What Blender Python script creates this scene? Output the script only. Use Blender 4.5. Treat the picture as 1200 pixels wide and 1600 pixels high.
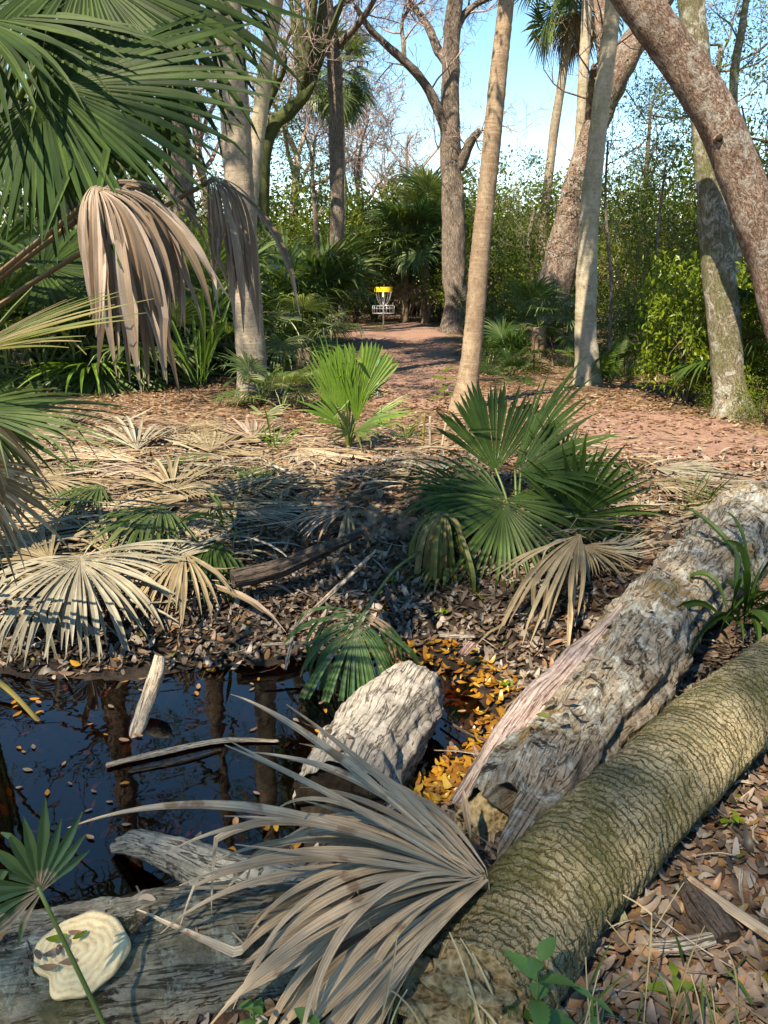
import bpy, math, random
import numpy as np
from math import radians, sin, cos, pi

for o in list(bpy.data.objects):
    bpy.data.objects.remove(o)
scene = bpy.context.scene
C = scene.collection

# ------------------------------------------------------------------ camera, sky, sun
FPX, CX, CY = 1202.0, 600.0, 800.0          # focal length and centre in photo pixels
PITCH = radians(16.7)
CAM = np.array([0.0, 0.0, 1.65])
cam_d = bpy.data.cameras.new('camera')
cam_d.sensor_fit = 'VERTICAL'
cam_d.sensor_height = 36.0
cam_d.lens = 36.0 * FPX / 1600.0
cam_d.clip_start = 0.05
cam_d.clip_end = 2000
cam = bpy.data.objects.new('camera', cam_d)
cam.location = CAM
cam.rotation_euler = (pi / 2 - PITCH, 0, 0)
C.objects.link(cam)
scene.camera = cam

SUN_EL = radians(50)
SUN_AZ = radians(214)                        # clockwise from +Y: behind the camera, a little to the left
SUN_DIR = np.array([sin(SUN_AZ) * cos(SUN_EL), cos(SUN_AZ) * cos(SUN_EL), sin(SUN_EL)])
world = bpy.data.worlds.new('World')
scene.world = world
world.use_nodes = True
wn = world.node_tree
wn.nodes.clear()
sky = wn.nodes.new('ShaderNodeTexSky')
sky.sky_type = 'NISHITA'
sky.sun_disc = False
sky.sun_elevation = SUN_EL
sky.sun_rotation = SUN_AZ
sky.altitude = 0
sky.air_density = 1.0
sky.dust_density = 0.0
sky.ozone_density = 3.0
bg = wn.nodes.new('ShaderNodeBackground')
bg.inputs[1].default_value = 0.108
wo = wn.nodes.new('ShaderNodeOutputWorld')
hs = wn.nodes.new('ShaderNodeHueSaturation')
hs.inputs['Saturation'].default_value = 1.25
wn.links.new(sky.outputs[0], hs.inputs['Color'])
wn.links.new(hs.outputs[0], bg.inputs[0])
wn.links.new(bg.outputs[0], wo.inputs[0])

sun_d = bpy.data.lights.new('sun', 'SUN')
sun_d.energy = 4.0
sun_d.angle = radians(0.55)
sun_d.color = (1.0, 0.98, 0.95)
sun = bpy.data.objects.new('sun', sun_d)
C.objects.link(sun)
sun.location = (0, -5, 30)
from mathutils import Vector
sun.rotation_euler = Vector(-SUN_DIR).to_track_quat('-Z', 'Y').to_euler()

vs = scene.view_settings
vs.view_transform = 'Standard'
vs.look = 'None'
vs.gamma = 1
vs.use_curve_mapping = False
vs.exposure = 1.78
vs.use_white_balance = True
vs.white_balance_temperature = 8900
vs.white_balance_tint = 10
cy = scene.cycles
cy.max_bounces = 6
cy.transparent_max_bounces = 8
cy.diffuse_bounces = 4
cy.glossy_bounces = 3
cy.use_denoising = True
cy.caustics_reflective = False
cy.caustics_refractive = False

# ------------------------------------------------------------------ photo pixel -> place
CP, SP = cos(PITCH), sin(PITCH)
def ray(px, py):
    u = (px - CX) / FPX
    v = -(py - CY) / FPX
    return np.array([u, CP + v * SP, -SP + v * CP])
def at(px, py, Y):
    d = ray(px, py)
    return CAM + d * (Y / d[1])
def onz(px, py, z):
    d = ray(px, py)
    return CAM + d * ((z - CAM[2]) / d[2])
def depth_of(p):
    return p[1] * CP - (p[2] - CAM[2]) * SP
def metres(wpx, p):
    return wpx * depth_of(p) / FPX

# ------------------------------------------------------------------ numeric helpers
def rng_of(seed):
    return np.random.default_rng(seed)
_noise_cache = {}
def fnoise(P, scale=1.0, seed=0, octaves=3):
    """smooth pseudo noise about -1..1 at points P (...,3)"""
    key = (seed, octaves)
    if key not in _noise_cache:
        r = rng_of(seed + 977)
        _noise_cache[key] = [(r.normal(size=(7, 3)), r.uniform(0, 6.28, 7)) for _ in range(octaves)]
    out = 0.0
    a, f = 1.0, scale
    for D, ph in _noise_cache[key]:
        s = np.sin(P @ (D.T * f * 1.6) + ph)
        out = out + a * s.sum(-1) / 3.2
        a *= 0.5
        f *= 2.1
    return out
def unit(v):
    v = np.asarray(v, float)
    return v / (np.linalg.norm(v, axis=-1, keepdims=True) + 1e-9)
def sstep(a, b, x):
    t = np.clip((x - a) / (b - a), 0, 1)
    return t * t * (3 - 2 * t)

# ------------------------------------------------------------------ terrain
WL = -0.34                                   # water level
POND_PX = [(-900, 1045), (-300, 1030), (0, 1030), (120, 1040), (300, 1028), (440, 1022), (560, 1005), (700, 1005), (790, 1060), (810, 1120),
           (770, 1190), (700, 1260), (640, 1300), (520, 1330), (430, 1370), (330, 1400), (260, 1430), (120, 1465), (0, 1480), (-300, 1500), (-900, 1400)]
POND = np.array([onz(x, y, WL)[:2] for x, y in POND_PX])
def pond_dist(x, y):
    """signed distance to the shoreline, positive on land"""
    p = np.stack([x, y], -1)
    best = np.full(x.shape, 1e9)
    inside = np.zeros(x.shape, bool)
    n = len(POND)
    for i in range(n):
        a, b = POND[i], POND[(i + 1) % n]
        ab = b - a
        t = np.clip(((p - a) @ ab) / (ab @ ab), 0, 1)
        d = np.linalg.norm(p - (a + t[..., None] * ab), axis=-1)
        best = np.minimum(best, d)
        cond = (a[1] > y) != (b[1] > y)
        xi = a[0] + (y - a[1]) / (b[1] - a[1] + 1e-12) * (b[0] - a[0])
        inside ^= cond & (x < xi)
    return np.where(inside, -best, best)
def height_raw(x, y):
    d = pond_dist(x, y)
    d = d + 0.10 * fnoise(np.stack([x, y, 0 * x], -1), 1.3, 5, 2) * np.clip(np.abs(d) * 3, 0, 1)
    far = sstep(2.6, 3.4, y)
    # far bank: a low wet shelf, then a steep little bank
    shelf = WL + 0.16 * sstep(-0.1, 0.9, d)
    zfar = shelf + (0.09 - WL - 0.16) * sstep(0.75, 1.75 + 0.5 * sstep(-0.3, -2.0, x), d)
    znear = WL + (-0.03 - WL) * sstep(0.0, 0.75, d) + 0.03
    z = zfar * far + znear * (1 - far)
    z = np.where(d < 0, WL - 0.26 * sstep(0, 0.7, -d) + 0.02, z)
    # shallow, leaf filled corner by the sawn log
    sh = np.exp(-(((x - 0.42) / 0.32) ** 2 + ((y - 2.75) / 0.42) ** 2))
    z = np.where(d < 0, np.maximum(z, WL - 0.035 - 0.2 * (1 - sh)), z)
    sl = np.exp(-(((x + 1.35) / 0.5) ** 2 + ((y - 3.45) / 0.3) ** 2))
    z = np.where(d < 0, np.maximum(z, WL - 0.05 - 0.2 * (1 - sl)), z)
    n1 = fnoise(np.stack([x, y, 0 * x + 2.2], -1), 0.55, 8, 3)
    z = z + 0.03 * n1 * sstep(0.0, 1.0, d)
    # small mound where the palmettos stand, hollow under the bank
    z = z + 0.16 * np.exp(-(((x - 0.45) / 1.2) ** 2 + ((y - 5.9) / 0.75) ** 2))
    z = z - 0.10 * np.exp(-(((x + 0.75) / 0.35) ** 2 + ((y - 4.75) / 0.22) ** 2))
    # land climbs very gently away from the pond
    z = z + 0.004 * np.clip(y - 12, 0, 40) * 1.2
    edge = np.abs(x - 0.6 * np.clip((y - 10) / 15, 0, 1)) - 3.0
    z = z + 0.22 * sstep(0, 5, edge) * sstep(10, 16, y)
    return z
# lookup grid (non-uniform)
def axis_coords(lo, dense_lo, dense_hi, hi, step, grow=1.16):
    c = list(np.arange(dense_lo, dense_hi + 1e-6, step))
    s = step
    v = dense_hi
    while v < hi:
        s *= grow
        v += s
        c.append(v)
    s = step
    v = dense_lo
    while v > lo:
        s *= grow
        v -= s
        c.insert(0, v)
    return np.array(c)
GXS = axis_coords(-160, -3.4, 3.4, 160, 0.045)
GYS = axis_coords(-60, 0.6, 8.4, 260, 0.045)
_gx, _gy = np.meshgrid(GXS, GYS, indexing='ij')
GZ = height_raw(_gx, _gy)
GZ = GZ + 0.008 * fnoise(np.stack([_gx, _gy, 0 * _gx], -1), 7.0, 3, 2) * (np.abs(_gx) < 5) * (_gy < 11)
def H(x, y):
    x = np.asarray(x, float)
    y = np.asarray(y, float)
    i = np.clip(np.searchsorted(GXS, x) - 1, 0, len(GXS) - 2)
    j = np.clip(np.searchsorted(GYS, y) - 1, 0, len(GYS) - 2)
    fx = np.clip((x - GXS[i]) / (GXS[i + 1] - GXS[i]), 0, 1)
    fy = np.clip((y - GYS[j]) / (GYS[j + 1] - GYS[j]), 0, 1)
    return (GZ[i, j] * (1 - fx) * (1 - fy) + GZ[i + 1, j] * fx * (1 - fy) + GZ[i, j + 1] * (1 - fx) * fy + GZ[i + 1, j + 1] * fx * fy)
def ground(px, py, lift=0.0):
    """the place on the ground a photo pixel looks at"""
    d = ray(px, py)
    if d[2] > -0.004:
        return CAM + d * 60
    t = 0.6
    prev = t
    while t < 120:
        p = CAM + d * t
        if p[2] < H(p[0], p[1]) + lift:
            a, b = prev, t
            for _ in range(14):
                m = (a + b) / 2
                p = CAM + d * m
                if p[2] < H(p[0], p[1]) + lift:
                    b = m
                else:
                    a = m
            return CAM + d * b
        prev = t
        t += 0.05 + t * 0.01
    return CAM + d * 60

# ------------------------------------------------------------------ mesh helpers
def mesh_np(name, V, quads=None, tris=None, smooth=True, mats=(), midx=None, uv=None, sharp=None):
    me = bpy.data.meshes.new(name)
    V = np.ascontiguousarray(V, np.float32).reshape(-1, 3)
    me.vertices.add(len(V))
    me.vertices.foreach_set('co', V.ravel())
    loops, starts, n = [], [], 0
    if quads is not None and len(quads):
        q = np.asarray(quads, np.int32).reshape(-1, 4)
        loops.append(q.ravel())
        starts.append(np.arange(len(q)) * 4)
        n = q.size
    if tris is not None and len(tris):
        t = np.asarray(tris, np.int32).reshape(-1, 3)
        loops.append(t.ravel())
        starts.append(n + np.arange(len(t)) * 3)
    loops = np.concatenate(loops).astype(np.int32)
    starts = np.concatenate(starts).astype(np.int32)
    me.loops.add(len(loops))
    me.loops.foreach_set('vertex_index', loops)
    me.polygons.add(len(starts))
    me.polygons.foreach_set('loop_start', starts)
    if midx is not None:
        me.polygons.foreach_set('material_index', np.asarray(midx, np.int32))
    me.polygons.foreach_set('use_smooth', np.full(len(starts), bool(smooth)))
    if uv is not None:
        l = me.uv_layers.new(name='UVMap')
        l.data.foreach_set('uv', np.asarray(uv, np.float32)[loops].ravel())
    me.update(calc_edges=True)
    if sharp:
        me.set_sharp_from_angle(angle=sharp)
    for m in mats:
        me.materials.append(m)
    return me
class Geo:
    """collects vertices, quads and triangles of one piece"""
    def __init__(self):
        self.V, self.Q, self.T, self.UV, self.MQ, self.MT, self.n = [], [], [], [], [], [], 0
    def add(self, V, quads=None, tris=None, uv=None, mat=0):
        V = np.asarray(V, float).reshape(-1, 3)
        self.V.append(V)
        self.UV.append(np.asarray(uv, float).reshape(-1, 2) if uv is not None else np.zeros((len(V), 2)))
        if quads is not None and len(quads):
            q = np.asarray(quads).reshape(-1, 4) + self.n
            self.Q.append(q)
            self.MQ.append(np.full(len(q), mat))
        if tris is not None and len(tris):
            t = np.asarray(tris).reshape(-1, 3) + self.n
            self.T.append(t)
            self.MT.append(np.full(len(t), mat))
        self.n += len(V)
        return self
    def mesh(self, name, mats, smooth=True, origin=(0, 0, 0), sharp=None):
        V = np.concatenate(self.V) - np.asarray(origin)
        Q = np.concatenate(self.Q) if self.Q else None
        T = np.concatenate(self.T) if self.T else None
        mi = np.concatenate(self.MQ + self.MT)
        return mesh_np(name, V, Q, T, smooth, mats, mi, np.concatenate(self.UV), sharp)
def link(name, me, parent=None, loc=(0, 0, 0)):
    o = bpy.data.objects.new(name, me)
    C.objects.link(o)
    o.location = loc
    if parent is not None:
        o.parent = parent
    return o
def tag(o, label=None, cat=None, group=None, kind=None):
    if label: o['label'] = label
    if cat: o['category'] = cat
    if group: o['group'] = group
    if kind: o['kind'] = kind
    return o
def thing(name, label, cat, loc=(0, 0, 0), group=None):
    o = bpy.data.objects.new(name, None)
    o.empty_display_size = 0.1
    C.objects.link(o)
    o.location = [float(v) for v in loc]
    return tag(o, label, cat, group)
def org(o):
    """world place of a thing or of a part that sits at its thing's origin"""
    v = np.zeros(3)
    while o is not None:
        v = v + np.array(o.location)
        o = o.parent
    return v

def resample(P, R, n):
    """Catmull-Rom through points P with radii R, n samples"""
    P = np.asarray(P, float)
    R = np.asarray(R, float)
    m = len(P)
    A = np.concatenate([[2 * P[0] - P[1]], P, [2 * P[-1] - P[-2]]])
    RR = np.concatenate([[R[0]], R, [R[-1]]])
    L = np.concatenate([[0], np.cumsum(np.linalg.norm(np.diff(P, axis=0), axis=1))])
    s = np.linspace(0, L[-1], n)
    i = np.clip(np.searchsorted(L, s, side='right') - 1, 0, m - 2)
    t = ((s - L[i]) / (L[i + 1] - L[i] + 1e-9))[:, None]
    p0, p1, p2, p3 = A[i], A[i + 1], A[i + 2], A[i + 3]
    Q = 0.5 * (2 * p1 + (p2 - p0) * t + (2 * p0 - 5 * p1 + 4 * p2 - p3) * t ** 2 + (3 * p1 - p0 - 3 * p2 + p3) * t ** 3)
    r0, r1 = RR[i + 1], RR[i + 2]
    return Q, r0 + (r1 - r0) * t[:, 0], s
def frames(Q):
    T = unit(np.gradient(Q, axis=0))
    ref = np.array([0.0, 0.0, 1.0]) if abs(T[0][2]) < 0.9 else np.array([1.0, 0.0, 0.0])
    N = np.zeros_like(Q)
    n = np.cross(T[0], ref)
    n /= np.linalg.norm(n)
    for k in range(len(Q)):
        n = n - T[k] * (n @ T[k])
        n /= np.linalg.norm(n) + 1e-9
        N[k] = n
    return T, N, np.cross(T, N)
def tube(Q, R, ns=8, disp=None, cap=True, s=None, flat=1.0):
    """Q (m,3), R (m,) -> V, quads, tris, uv.  disp(P, ang, s, R) gives an added radius"""
    Q = np.asarray(Q, float)
    R = np.asarray(R, float)
    m = len(Q)
    T, N, B = frames(Q)
    if s is None:
        s = np.concatenate([[0], np.cumsum(np.linalg.norm(np.diff(Q, axis=0), axis=1))])
    ang = np.linspace(0, 2 * pi, ns + 1)
    ca, sa = np.cos(ang), np.sin(ang)
    dirs = N[:, None] * ca[None, :, None] + flat * B[:, None] * sa[None, :, None]
    rad = np.repeat(R[:, None], ns + 1, 1)
    P = Q[:, None] + dirs * rad[..., None]
    if disp is not None:
        P0 = P.copy()
        P0[:, -1] = P0[:, 0]
        rad = rad + disp(P0, np.repeat(ang[None], m, 0), np.repeat(s[:, None], ns + 1, 1), rad)
        rad[:, -1] = rad[:, 0]
        P = Q[:, None] + dirs * rad[..., None]
    uv = np.stack([np.repeat((ang / (2 * pi))[None], m, 0) * 2 * pi * max(R.mean(), 1e-4), np.repeat(s[:, None], ns + 1, 1)], -1)
    idx = np.arange(m * (ns + 1)).reshape(m, ns + 1)
    q = np.stack([idx[:-1, :-1], idx[:-1, 1:], idx[1:, 1:], idx[1:, :-1]], -1).reshape(-1, 4)
    V = P.reshape(-1, 3)
    uv = uv.reshape(-1, 2)
    tris = []
    if cap:
        c0, c1 = len(V), len(V) + 1
        V = np.concatenate([V, [Q[0]], [Q[-1]]])
        uv = np.concatenate([uv, [[0, s[0]]], [[0, s[-1]]]])
        for k in range(ns):
            tris.append((c0, idx[0, k + 1], idx[0, k]))
            tris.append((c1, idx[-1, k], idx[-1, k + 1]))
    return V, q, np.array(tris, int).reshape(-1, 3), uv
# ------------------------------------------------------------------ materials
class NT:
    def __init__(self, name):
        self.m = bpy.data.materials.new(name)
        self.m.use_nodes = True
        self.t = self.m.node_tree
        self.t.nodes.clear()
        self.out = self.n('ShaderNodeOutputMaterial')
    def n(self, kind, **kw):
        nd = self.t.nodes.new(kind)
        for k, v in kw.items():
            setattr(nd, k, v)
        return nd
    def l(self, a, b):
        self.t.links.new(a, b)
    def val(self, sock, v):
        if hasattr(v, 'is_linked'):
            self.l(v, sock)
        else:
            sock.default_value = v
    def coord(self, which='Object', scale=(1, 1, 1)):
        c = self.n('ShaderNodeTexCoord')
        mp = self.n('ShaderNodeMapping')
        mp.inputs['Scale'].default_value = scale
        self.l(c.outputs[which], mp.inputs[0])
        return mp.outputs[0]
    def noise(self, vec, scale, detail=4, rough=0.55, dist=0.0):
        x = self.n('ShaderNodeTexNoise')
        self.l(vec, x.inputs['Vector'])
        x.inputs['Scale'].default_value = scale
        x.inputs['Detail'].default_value = detail
        x.inputs['Roughness'].default_value = rough
        x.inputs['Distortion'].default_value = dist
        return x.outputs[0]
    def voro(self, vec, scale, feature='F1', rand=1.0, out='Distance'):
        x = self.n('ShaderNodeTexVoronoi')
        x.feature = feature
        self.l(vec, x.inputs['Vector'])
        x.inputs['Scale'].default_value = scale
        x.inputs['Randomness'].default_value = rand
        return x.outputs[out]
    def ramp(self, fac, stops, interp='LINEAR'):
        r = self.n('ShaderNodeValToRGB')
        e = r.color_ramp
        e.interpolation = interp
        while len(e.elements) < len(stops):
            e.elements.new(0.5)
        for k, (p, c) in enumerate(stops):
            e.elements[k].position = p
            e.elements[k].color = (c, c, c, 1) if not hasattr(c, '__len__') else (*c, 1)
        self.l(fac, r.inputs[0])
        return r.outputs[0]
    def mix(self, fac, a, b, mode='MIX'):
        x = self.n('ShaderNodeMix', data_type='RGBA', blend_type=mode)
        self.val(x.inputs[0], fac)
        for s, v in ((6, a), (7, b)):
            self.val(x.inputs[s], v if hasattr(v, 'is_linked') else (*v, 1))
        return x.outputs[2]
    def math(self, op, a, b=0.0):
        x = self.n('ShaderNodeMath', operation=op)
        self.val(x.inputs[0], a)
        self.val(x.inputs[1], b)
        return x.outputs[0]
    def bump(self, h, strength=0.5, dist=0.01, normal=None):
        b = self.n('ShaderNodeBump')
        b.inputs['Strength'].default_value = strength
        b.inputs['Distance'].default_value = dist
        self.l(h, b.inputs['Height'])
        if normal is not None:
            self.l(normal, b.inputs['Normal'])
        return b.outputs[0]
    def bsdf(self, col, rough=0.7, spec=0.3, normal=None, metal=0.0):
        p = self.n('ShaderNodeBsdfPrincipled')
        self.val(p.inputs['Base Color'], col if hasattr(col, 'is_linked') else (*col, 1))
        self.val(p.inputs['Roughness'], rough)
        p.inputs['Specular IOR Level'].default_value = spec
        p.inputs['Metallic'].default_value = metal
        if normal is not None:
            self.l(normal, p.inputs['Normal'])
        return p.outputs[0]
    def done(self, shader):
        self.l(shader, self.out.inputs['Surface'])
        return self.m
def island(t):
    return t.n('ShaderNodeNewGeometry').outputs['Random Per Island']
def objrand(t):
    return t.n('ShaderNodeObjectInfo').outputs['Random']

def leaf_mat(name, stops, trans=0.3, rough=0.45, spec=0.35, tint=(1.25, 1.25, 0.6), blotch=None, stripe=0.0, vary=0.35):
    """leaf surface: colour differs from leaf to leaf, light passes through"""
    t = NT(name)
    col = t.ramp(island(t), stops)
    v = t.coord('Object')
    nz = t.noise(v, 9, 3)
    col = t.mix(t.ramp(nz, [(0.3, 0.0), (0.7, vary)]), col, (0.0, 0.0, 0.0))
    orr = t.math('MULTIPLY', objrand(t), 0.35)
    col = t.mix(orr, col, t.mix(0.5, col, (0.05, 0.06, 0.015)))
    if blotch:
        col = t.mix(t.ramp(t.noise(v, blotch[1], 4), [(blotch[2], 0.0), (blotch[2] + 0.08, 1.0)]), col, blotch[0])
    if stripe:
        vv = t.coord('UV', (1, 1, 1))
        st = t.noise(t.coord('UV', (260, 5, 1)), 1.0, 3)
        col = t.mix(t.ramp(st, [(0.35, 0.0), (0.65, stripe)]), col, (0.03, 0.022, 0.015))
        nrm = t.bump(st, 0.35, 0.002)
    else:
        nrm = t.bump(t.noise(v, 60, 2), 0.2, 0.003)
    a = t.bsdf(col, rough, spec, nrm)
    tr = t.n('ShaderNodeBsdfTranslucent')
    t.l(t.mix(1.0, col, tint, 'MULTIPLY'), tr.inputs[0])
    ms = t.n('ShaderNodeMixShader')
    ms.inputs[0].default_value = trans
    t.l(a, ms.inputs[1])
    t.l(tr.outputs[0], ms.inputs[2])
    return t.done(ms.outputs[0])

def bark_mat(name, dark, mid, light, lichen=None, lich_amt=0.6, furrow=(38, 7), bump=0.02, moss=None, moss_amt=0.7):
    t = NT(name)
    ob = t.coord('Object')
    fx, fy = furrow
    n = t.noise(t.coord('UV', (fx, fy, 1)), 1.0, 9, 0.72, 0.7)
    fine = t.noise(ob, 42, 8, 0.78)
    crk = t.noise(t.coord('UV', (fx * 0.6, fy * 0.7, 1)), 1.0, 4, 0.6, 1.4)
    crack = t.ramp(t.math('ABSOLUTE', t.math('SUBTRACT', crk, 0.5)), [(0.0, 0.0), (0.05, 1.0)])
    v = t.voro(t.coord('UV', (fx, fy * 1.6, 1)), 1.0, 'F1')
    h = t.math('ADD', t.math('MULTIPLY', n, 0.8), t.math('MULTIPLY', fine, 0.6))
    h = t.math('SUBTRACT', h, t.math('MULTIPLY', v, 0.25))
    h = t.math('MULTIPLY', h, t.math('ADD', t.math('MULTIPLY', crack, 0.5), 0.5))
    big = t.noise(ob, 1.7, 5, 0.65)
    col = t.ramp(h, [(0.2, dark), (0.48, mid), (0.78, light)])
    col = t.mix(t.ramp(big, [(0.35, 0.0), (0.7, 0.6)]), col, t.mix(0.55, col, dark))
    if lichen:
        ln = t.noise(ob, 7.5, 9, 0.78, 0.8)
        col = t.mix(t.ramp(ln, [(lich_amt - 0.05, 0.0), (lich_amt + 0.02, 0.85)]), col, t.mix(fine, tuple(c * 0.5 for c in lichen), lichen))
    if moss:
        mn = t.noise(ob, 2.3, 7, 0.7)
        col = t.mix(t.ramp(mn, [(moss_amt - 0.08, 0.0), (moss_amt + 0.08, 0.8)]), col, moss)
    return t.done(t.bsdf(col, 0.9, 0.12, t.bump(h, 1.0, bump * 1.5)))

def palm_bark(name, dark, mid, light, ring=30, moss=None):
    t = NT(name)
    ob = t.coord('Object')
    rn = t.noise(t.coord('UV', (4, ring, 1)), 1.0, 8, 0.75, 0.8)
    fn = t.noise(t.coord('UV', (80, 14, 1)), 1.0, 7, 0.75)
    fine = t.noise(ob, 30, 8, 0.78)
    big = t.noise(ob, 1.6, 7, 0.7)
    patch = t.noise(t.coord('UV', (7, 3.2, 1)), 1.0, 8, 0.75, 0.8)
    pit = t.noise(ob, 9, 4, 0.6)
    h = t.math('ADD', t.math('MULTIPLY', rn, 0.6), t.math('MULTIPLY', fn, 0.4))
    h = t.math('ADD', h, t.math('MULTIPLY', fine, 0.3))
    col = t.ramp(h, [(0.46, dark), (0.66, mid), (0.88, light)])
    col = t.mix(t.ramp(patch, [(0.46, 0.0), (0.60, 0.85)]), col, t.mix(fine, mid, light))
    col = t.mix(t.ramp(big, [(0.46, 0.0), (0.62, 0.7)]), col, t.mix(0.6, col, dark))
    col = t.mix(t.ramp(pit, [(0.66, 0.0), (0.70, 0.8)]), col, tuple(c * 0.45 for c in dark))
    if moss:
        col = t.mix(t.ramp(t.noise(ob, 2.0, 7, 0.7), [(0.5, 0.0), (0.66, 0.7)]), col, moss)
    return t.done(t.bsdf(col, 0.92, 0.1, t.bump(h, 1.0, 0.018)))

M = {}
# living palm leaves
M['frond'] = leaf_mat('palm_leaf_green', [(0, (0.057, 0.113, 0.028)), (0.5, (0.108, 0.177, 0.051)), (1, (0.189, 0.253, 0.089))], 0.42, 0.38, 0.4, stripe=0.12)
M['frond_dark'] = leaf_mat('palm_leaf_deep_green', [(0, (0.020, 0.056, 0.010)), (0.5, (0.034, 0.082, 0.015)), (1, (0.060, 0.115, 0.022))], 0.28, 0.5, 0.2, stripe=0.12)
M['frond_near'] = leaf_mat('palm_leaf_shaded', [(0, (0.014, 0.042, 0.009)), (0.5, (0.026, 0.066, 0.013)), (1, (0.060, 0.110, 0.020))], 0.28, 0.5, 0.16, stripe=0.15)  # shade on the near fans put into a darker leaf colour
M['frond_lime'] = leaf_mat('palm_leaf_young', [(0, (0.075, 0.17, 0.02)), (0.6, (0.13, 0.25, 0.03)), (1, (0.19, 0.29, 0.05))], 0.38, 0.4, 0.4, stripe=0.1)
M['frond_pale'] = leaf_mat('palm_leaf_pale', [(0, (0.115, 0.172, 0.057)), (0.6, (0.196, 0.253, 0.103)), (1, (0.345, 0.356, 0.196))], 0.40, 0.45, 0.4, stripe=0.2)
M['frond_yellow'] = leaf_mat('palm_leaf_yellowing', [(0, (0.10, 0.14, 0.02)), (0.4, (0.20, 0.20, 0.03)), (0.75, (0.33, 0.24, 0.10)), (1, (0.30, 0.19, 0.11))], 0.3, 0.5, 0.3, stripe=0.25)
M['frond_burnt'] = leaf_mat('palm_leaf_spotted', [(0, (0.035, 0.095, 0.03)), (1, (0.075, 0.15, 0.05))], 0.22, 0.4, 0.45, blotch=((0.36, 0.24, 0.15), 9, 0.57), stripe=0.15)
M['dead_tan'] = leaf_mat('dead_palm_leaf_tan', [(0, (0.235, 0.172, 0.094)), (0.5, (0.328, 0.259, 0.156)), (1, (0.407, 0.336, 0.219))], 0.18, 0.7, 0.2, (1.1, 0.95, 0.7), stripe=0.4)
M['dead_grey'] = leaf_mat('dead_palm_leaf_grey', [(0, (0.269, 0.239, 0.172)), (0.5, (0.351, 0.321, 0.239)), (1, (0.434, 0.404, 0.321))], 0.12, 0.65, 0.25, (1.05, 0.98, 0.8), stripe=0.4)
M['dead_brown'] = leaf_mat('dead_palm_leaf_brown', [(0, (0.14, 0.09, 0.055)), (0.3, (0.29, 0.20, 0.14)), (0.7, (0.44, 0.33, 0.26)), (1, (0.54, 0.43, 0.36))], 0.12, 0.7, 0.2, (1.1, 0.95, 0.8), stripe=0.4)
M['dead_silver'] = leaf_mat('dead_palm_leaf_silver', [(0, (0.30, 0.19, 0.10)), (0.25, (0.50, 0.36, 0.225)), (0.6, (0.64, 0.49, 0.335)), (1, (0.76, 0.62, 0.45))], 0.08, 0.55, 0.25, (1.05, 0.95, 0.8), blotch=((0.24, 0.15, 0.085), 11, 0.60), stripe=0.6)
M['stalk'] = NT('palm_stalk'); M['stalk'] = M['stalk'].done(M['stalk'].bsdf((0.085, 0.13, 0.035), 0.45, 0.4))
M['stalk_dead'] = NT('dead_palm_stalk'); M['stalk_dead'] = M['stalk_dead'].done(M['stalk_dead'].bsdf((0.17, 0.115, 0.065), 0.75, 0.2))
# broad leaves
def G3(*a):
    return leaf_mat(*a)
M['leaf_mid'] = leaf_mat('shrub_leaf_mid', [(0, (0.054, 0.094, 0.013)), (0.5, (0.121, 0.184, 0.028)), (1, (0.212, 0.269, 0.049))], 0.55, 0.5, 0.25)
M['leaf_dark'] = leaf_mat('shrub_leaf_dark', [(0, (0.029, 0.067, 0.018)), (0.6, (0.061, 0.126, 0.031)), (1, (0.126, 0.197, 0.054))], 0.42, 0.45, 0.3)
M['leaf_lime'] = leaf_mat('shrub_leaf_lime', [(0, (0.09, 0.15, 0.012)), (0.6, (0.17, 0.25, 0.02)), (1, (0.27, 0.31, 0.03))], 0.45, 0.4, tint=(1.2, 1.2, 0.4))
M['leaf_blue'] = leaf_mat('fine_oak_leaf', [(0, (0.055, 0.103, 0.036)), (0.6, (0.109, 0.169, 0.055)), (1, (0.182, 0.242, 0.073))], 0.55, 0.45, 0.25)
M['leaf_olive'] = leaf_mat('oak_leaf_olive', [(0, (0.077, 0.099, 0.020)), (0.5, (0.154, 0.176, 0.035)), (1, (0.264, 0.259, 0.072))], 0.55, 0.5, 0.25)
M['leaf_bud'] = leaf_mat('spring_bud_leaf', [(0, (0.20, 0.15, 0.09)), (1, (0.30, 0.25, 0.13))], 0.4, 0.6)
M['fern'] = leaf_mat('fern_leaf', [(0, (0.06, 0.13, 0.015)), (1, (0.13, 0.22, 0.03))], 0.45, 0.5)
M['nettle'] = leaf_mat('nettle_leaf', [(0, (0.05, 0.14, 0.035)), (1, (0.10, 0.21, 0.055))], 0.3, 0.5, vary=0.15)
M['grass'] = leaf_mat('grass_blade', [(0, (0.045, 0.095, 0.02)), (0.7, (0.10, 0.17, 0.035)), (1, (0.16, 0.21, 0.06))], 0.35, 0.5)
M['grass_dry'] = leaf_mat('dry_grass_blade', [(0, (0.36, 0.28, 0.15)), (1, (0.55, 0.46, 0.28))], 0.2, 0.6, tint=(1, 0.95, 0.7))
M['litter'] = leaf_mat('fallen_leaf', [(0, (0.030, 0.022, 0.017)), (0.25, (0.085, 0.055, 0.040)), (0.5, (0.165, 0.110, 0.078)), (0.72, (0.235, 0.185, 0.145)),
                                       (0.86, (0.33, 0.29, 0.25)), (0.95, (0.27, 0.12, 0.045)), (1, (0.07, 0.10, 0.02))], 0.06, 0.5, 0.35, (1.1, 0.9, 0.6), vary=0.5)
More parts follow.
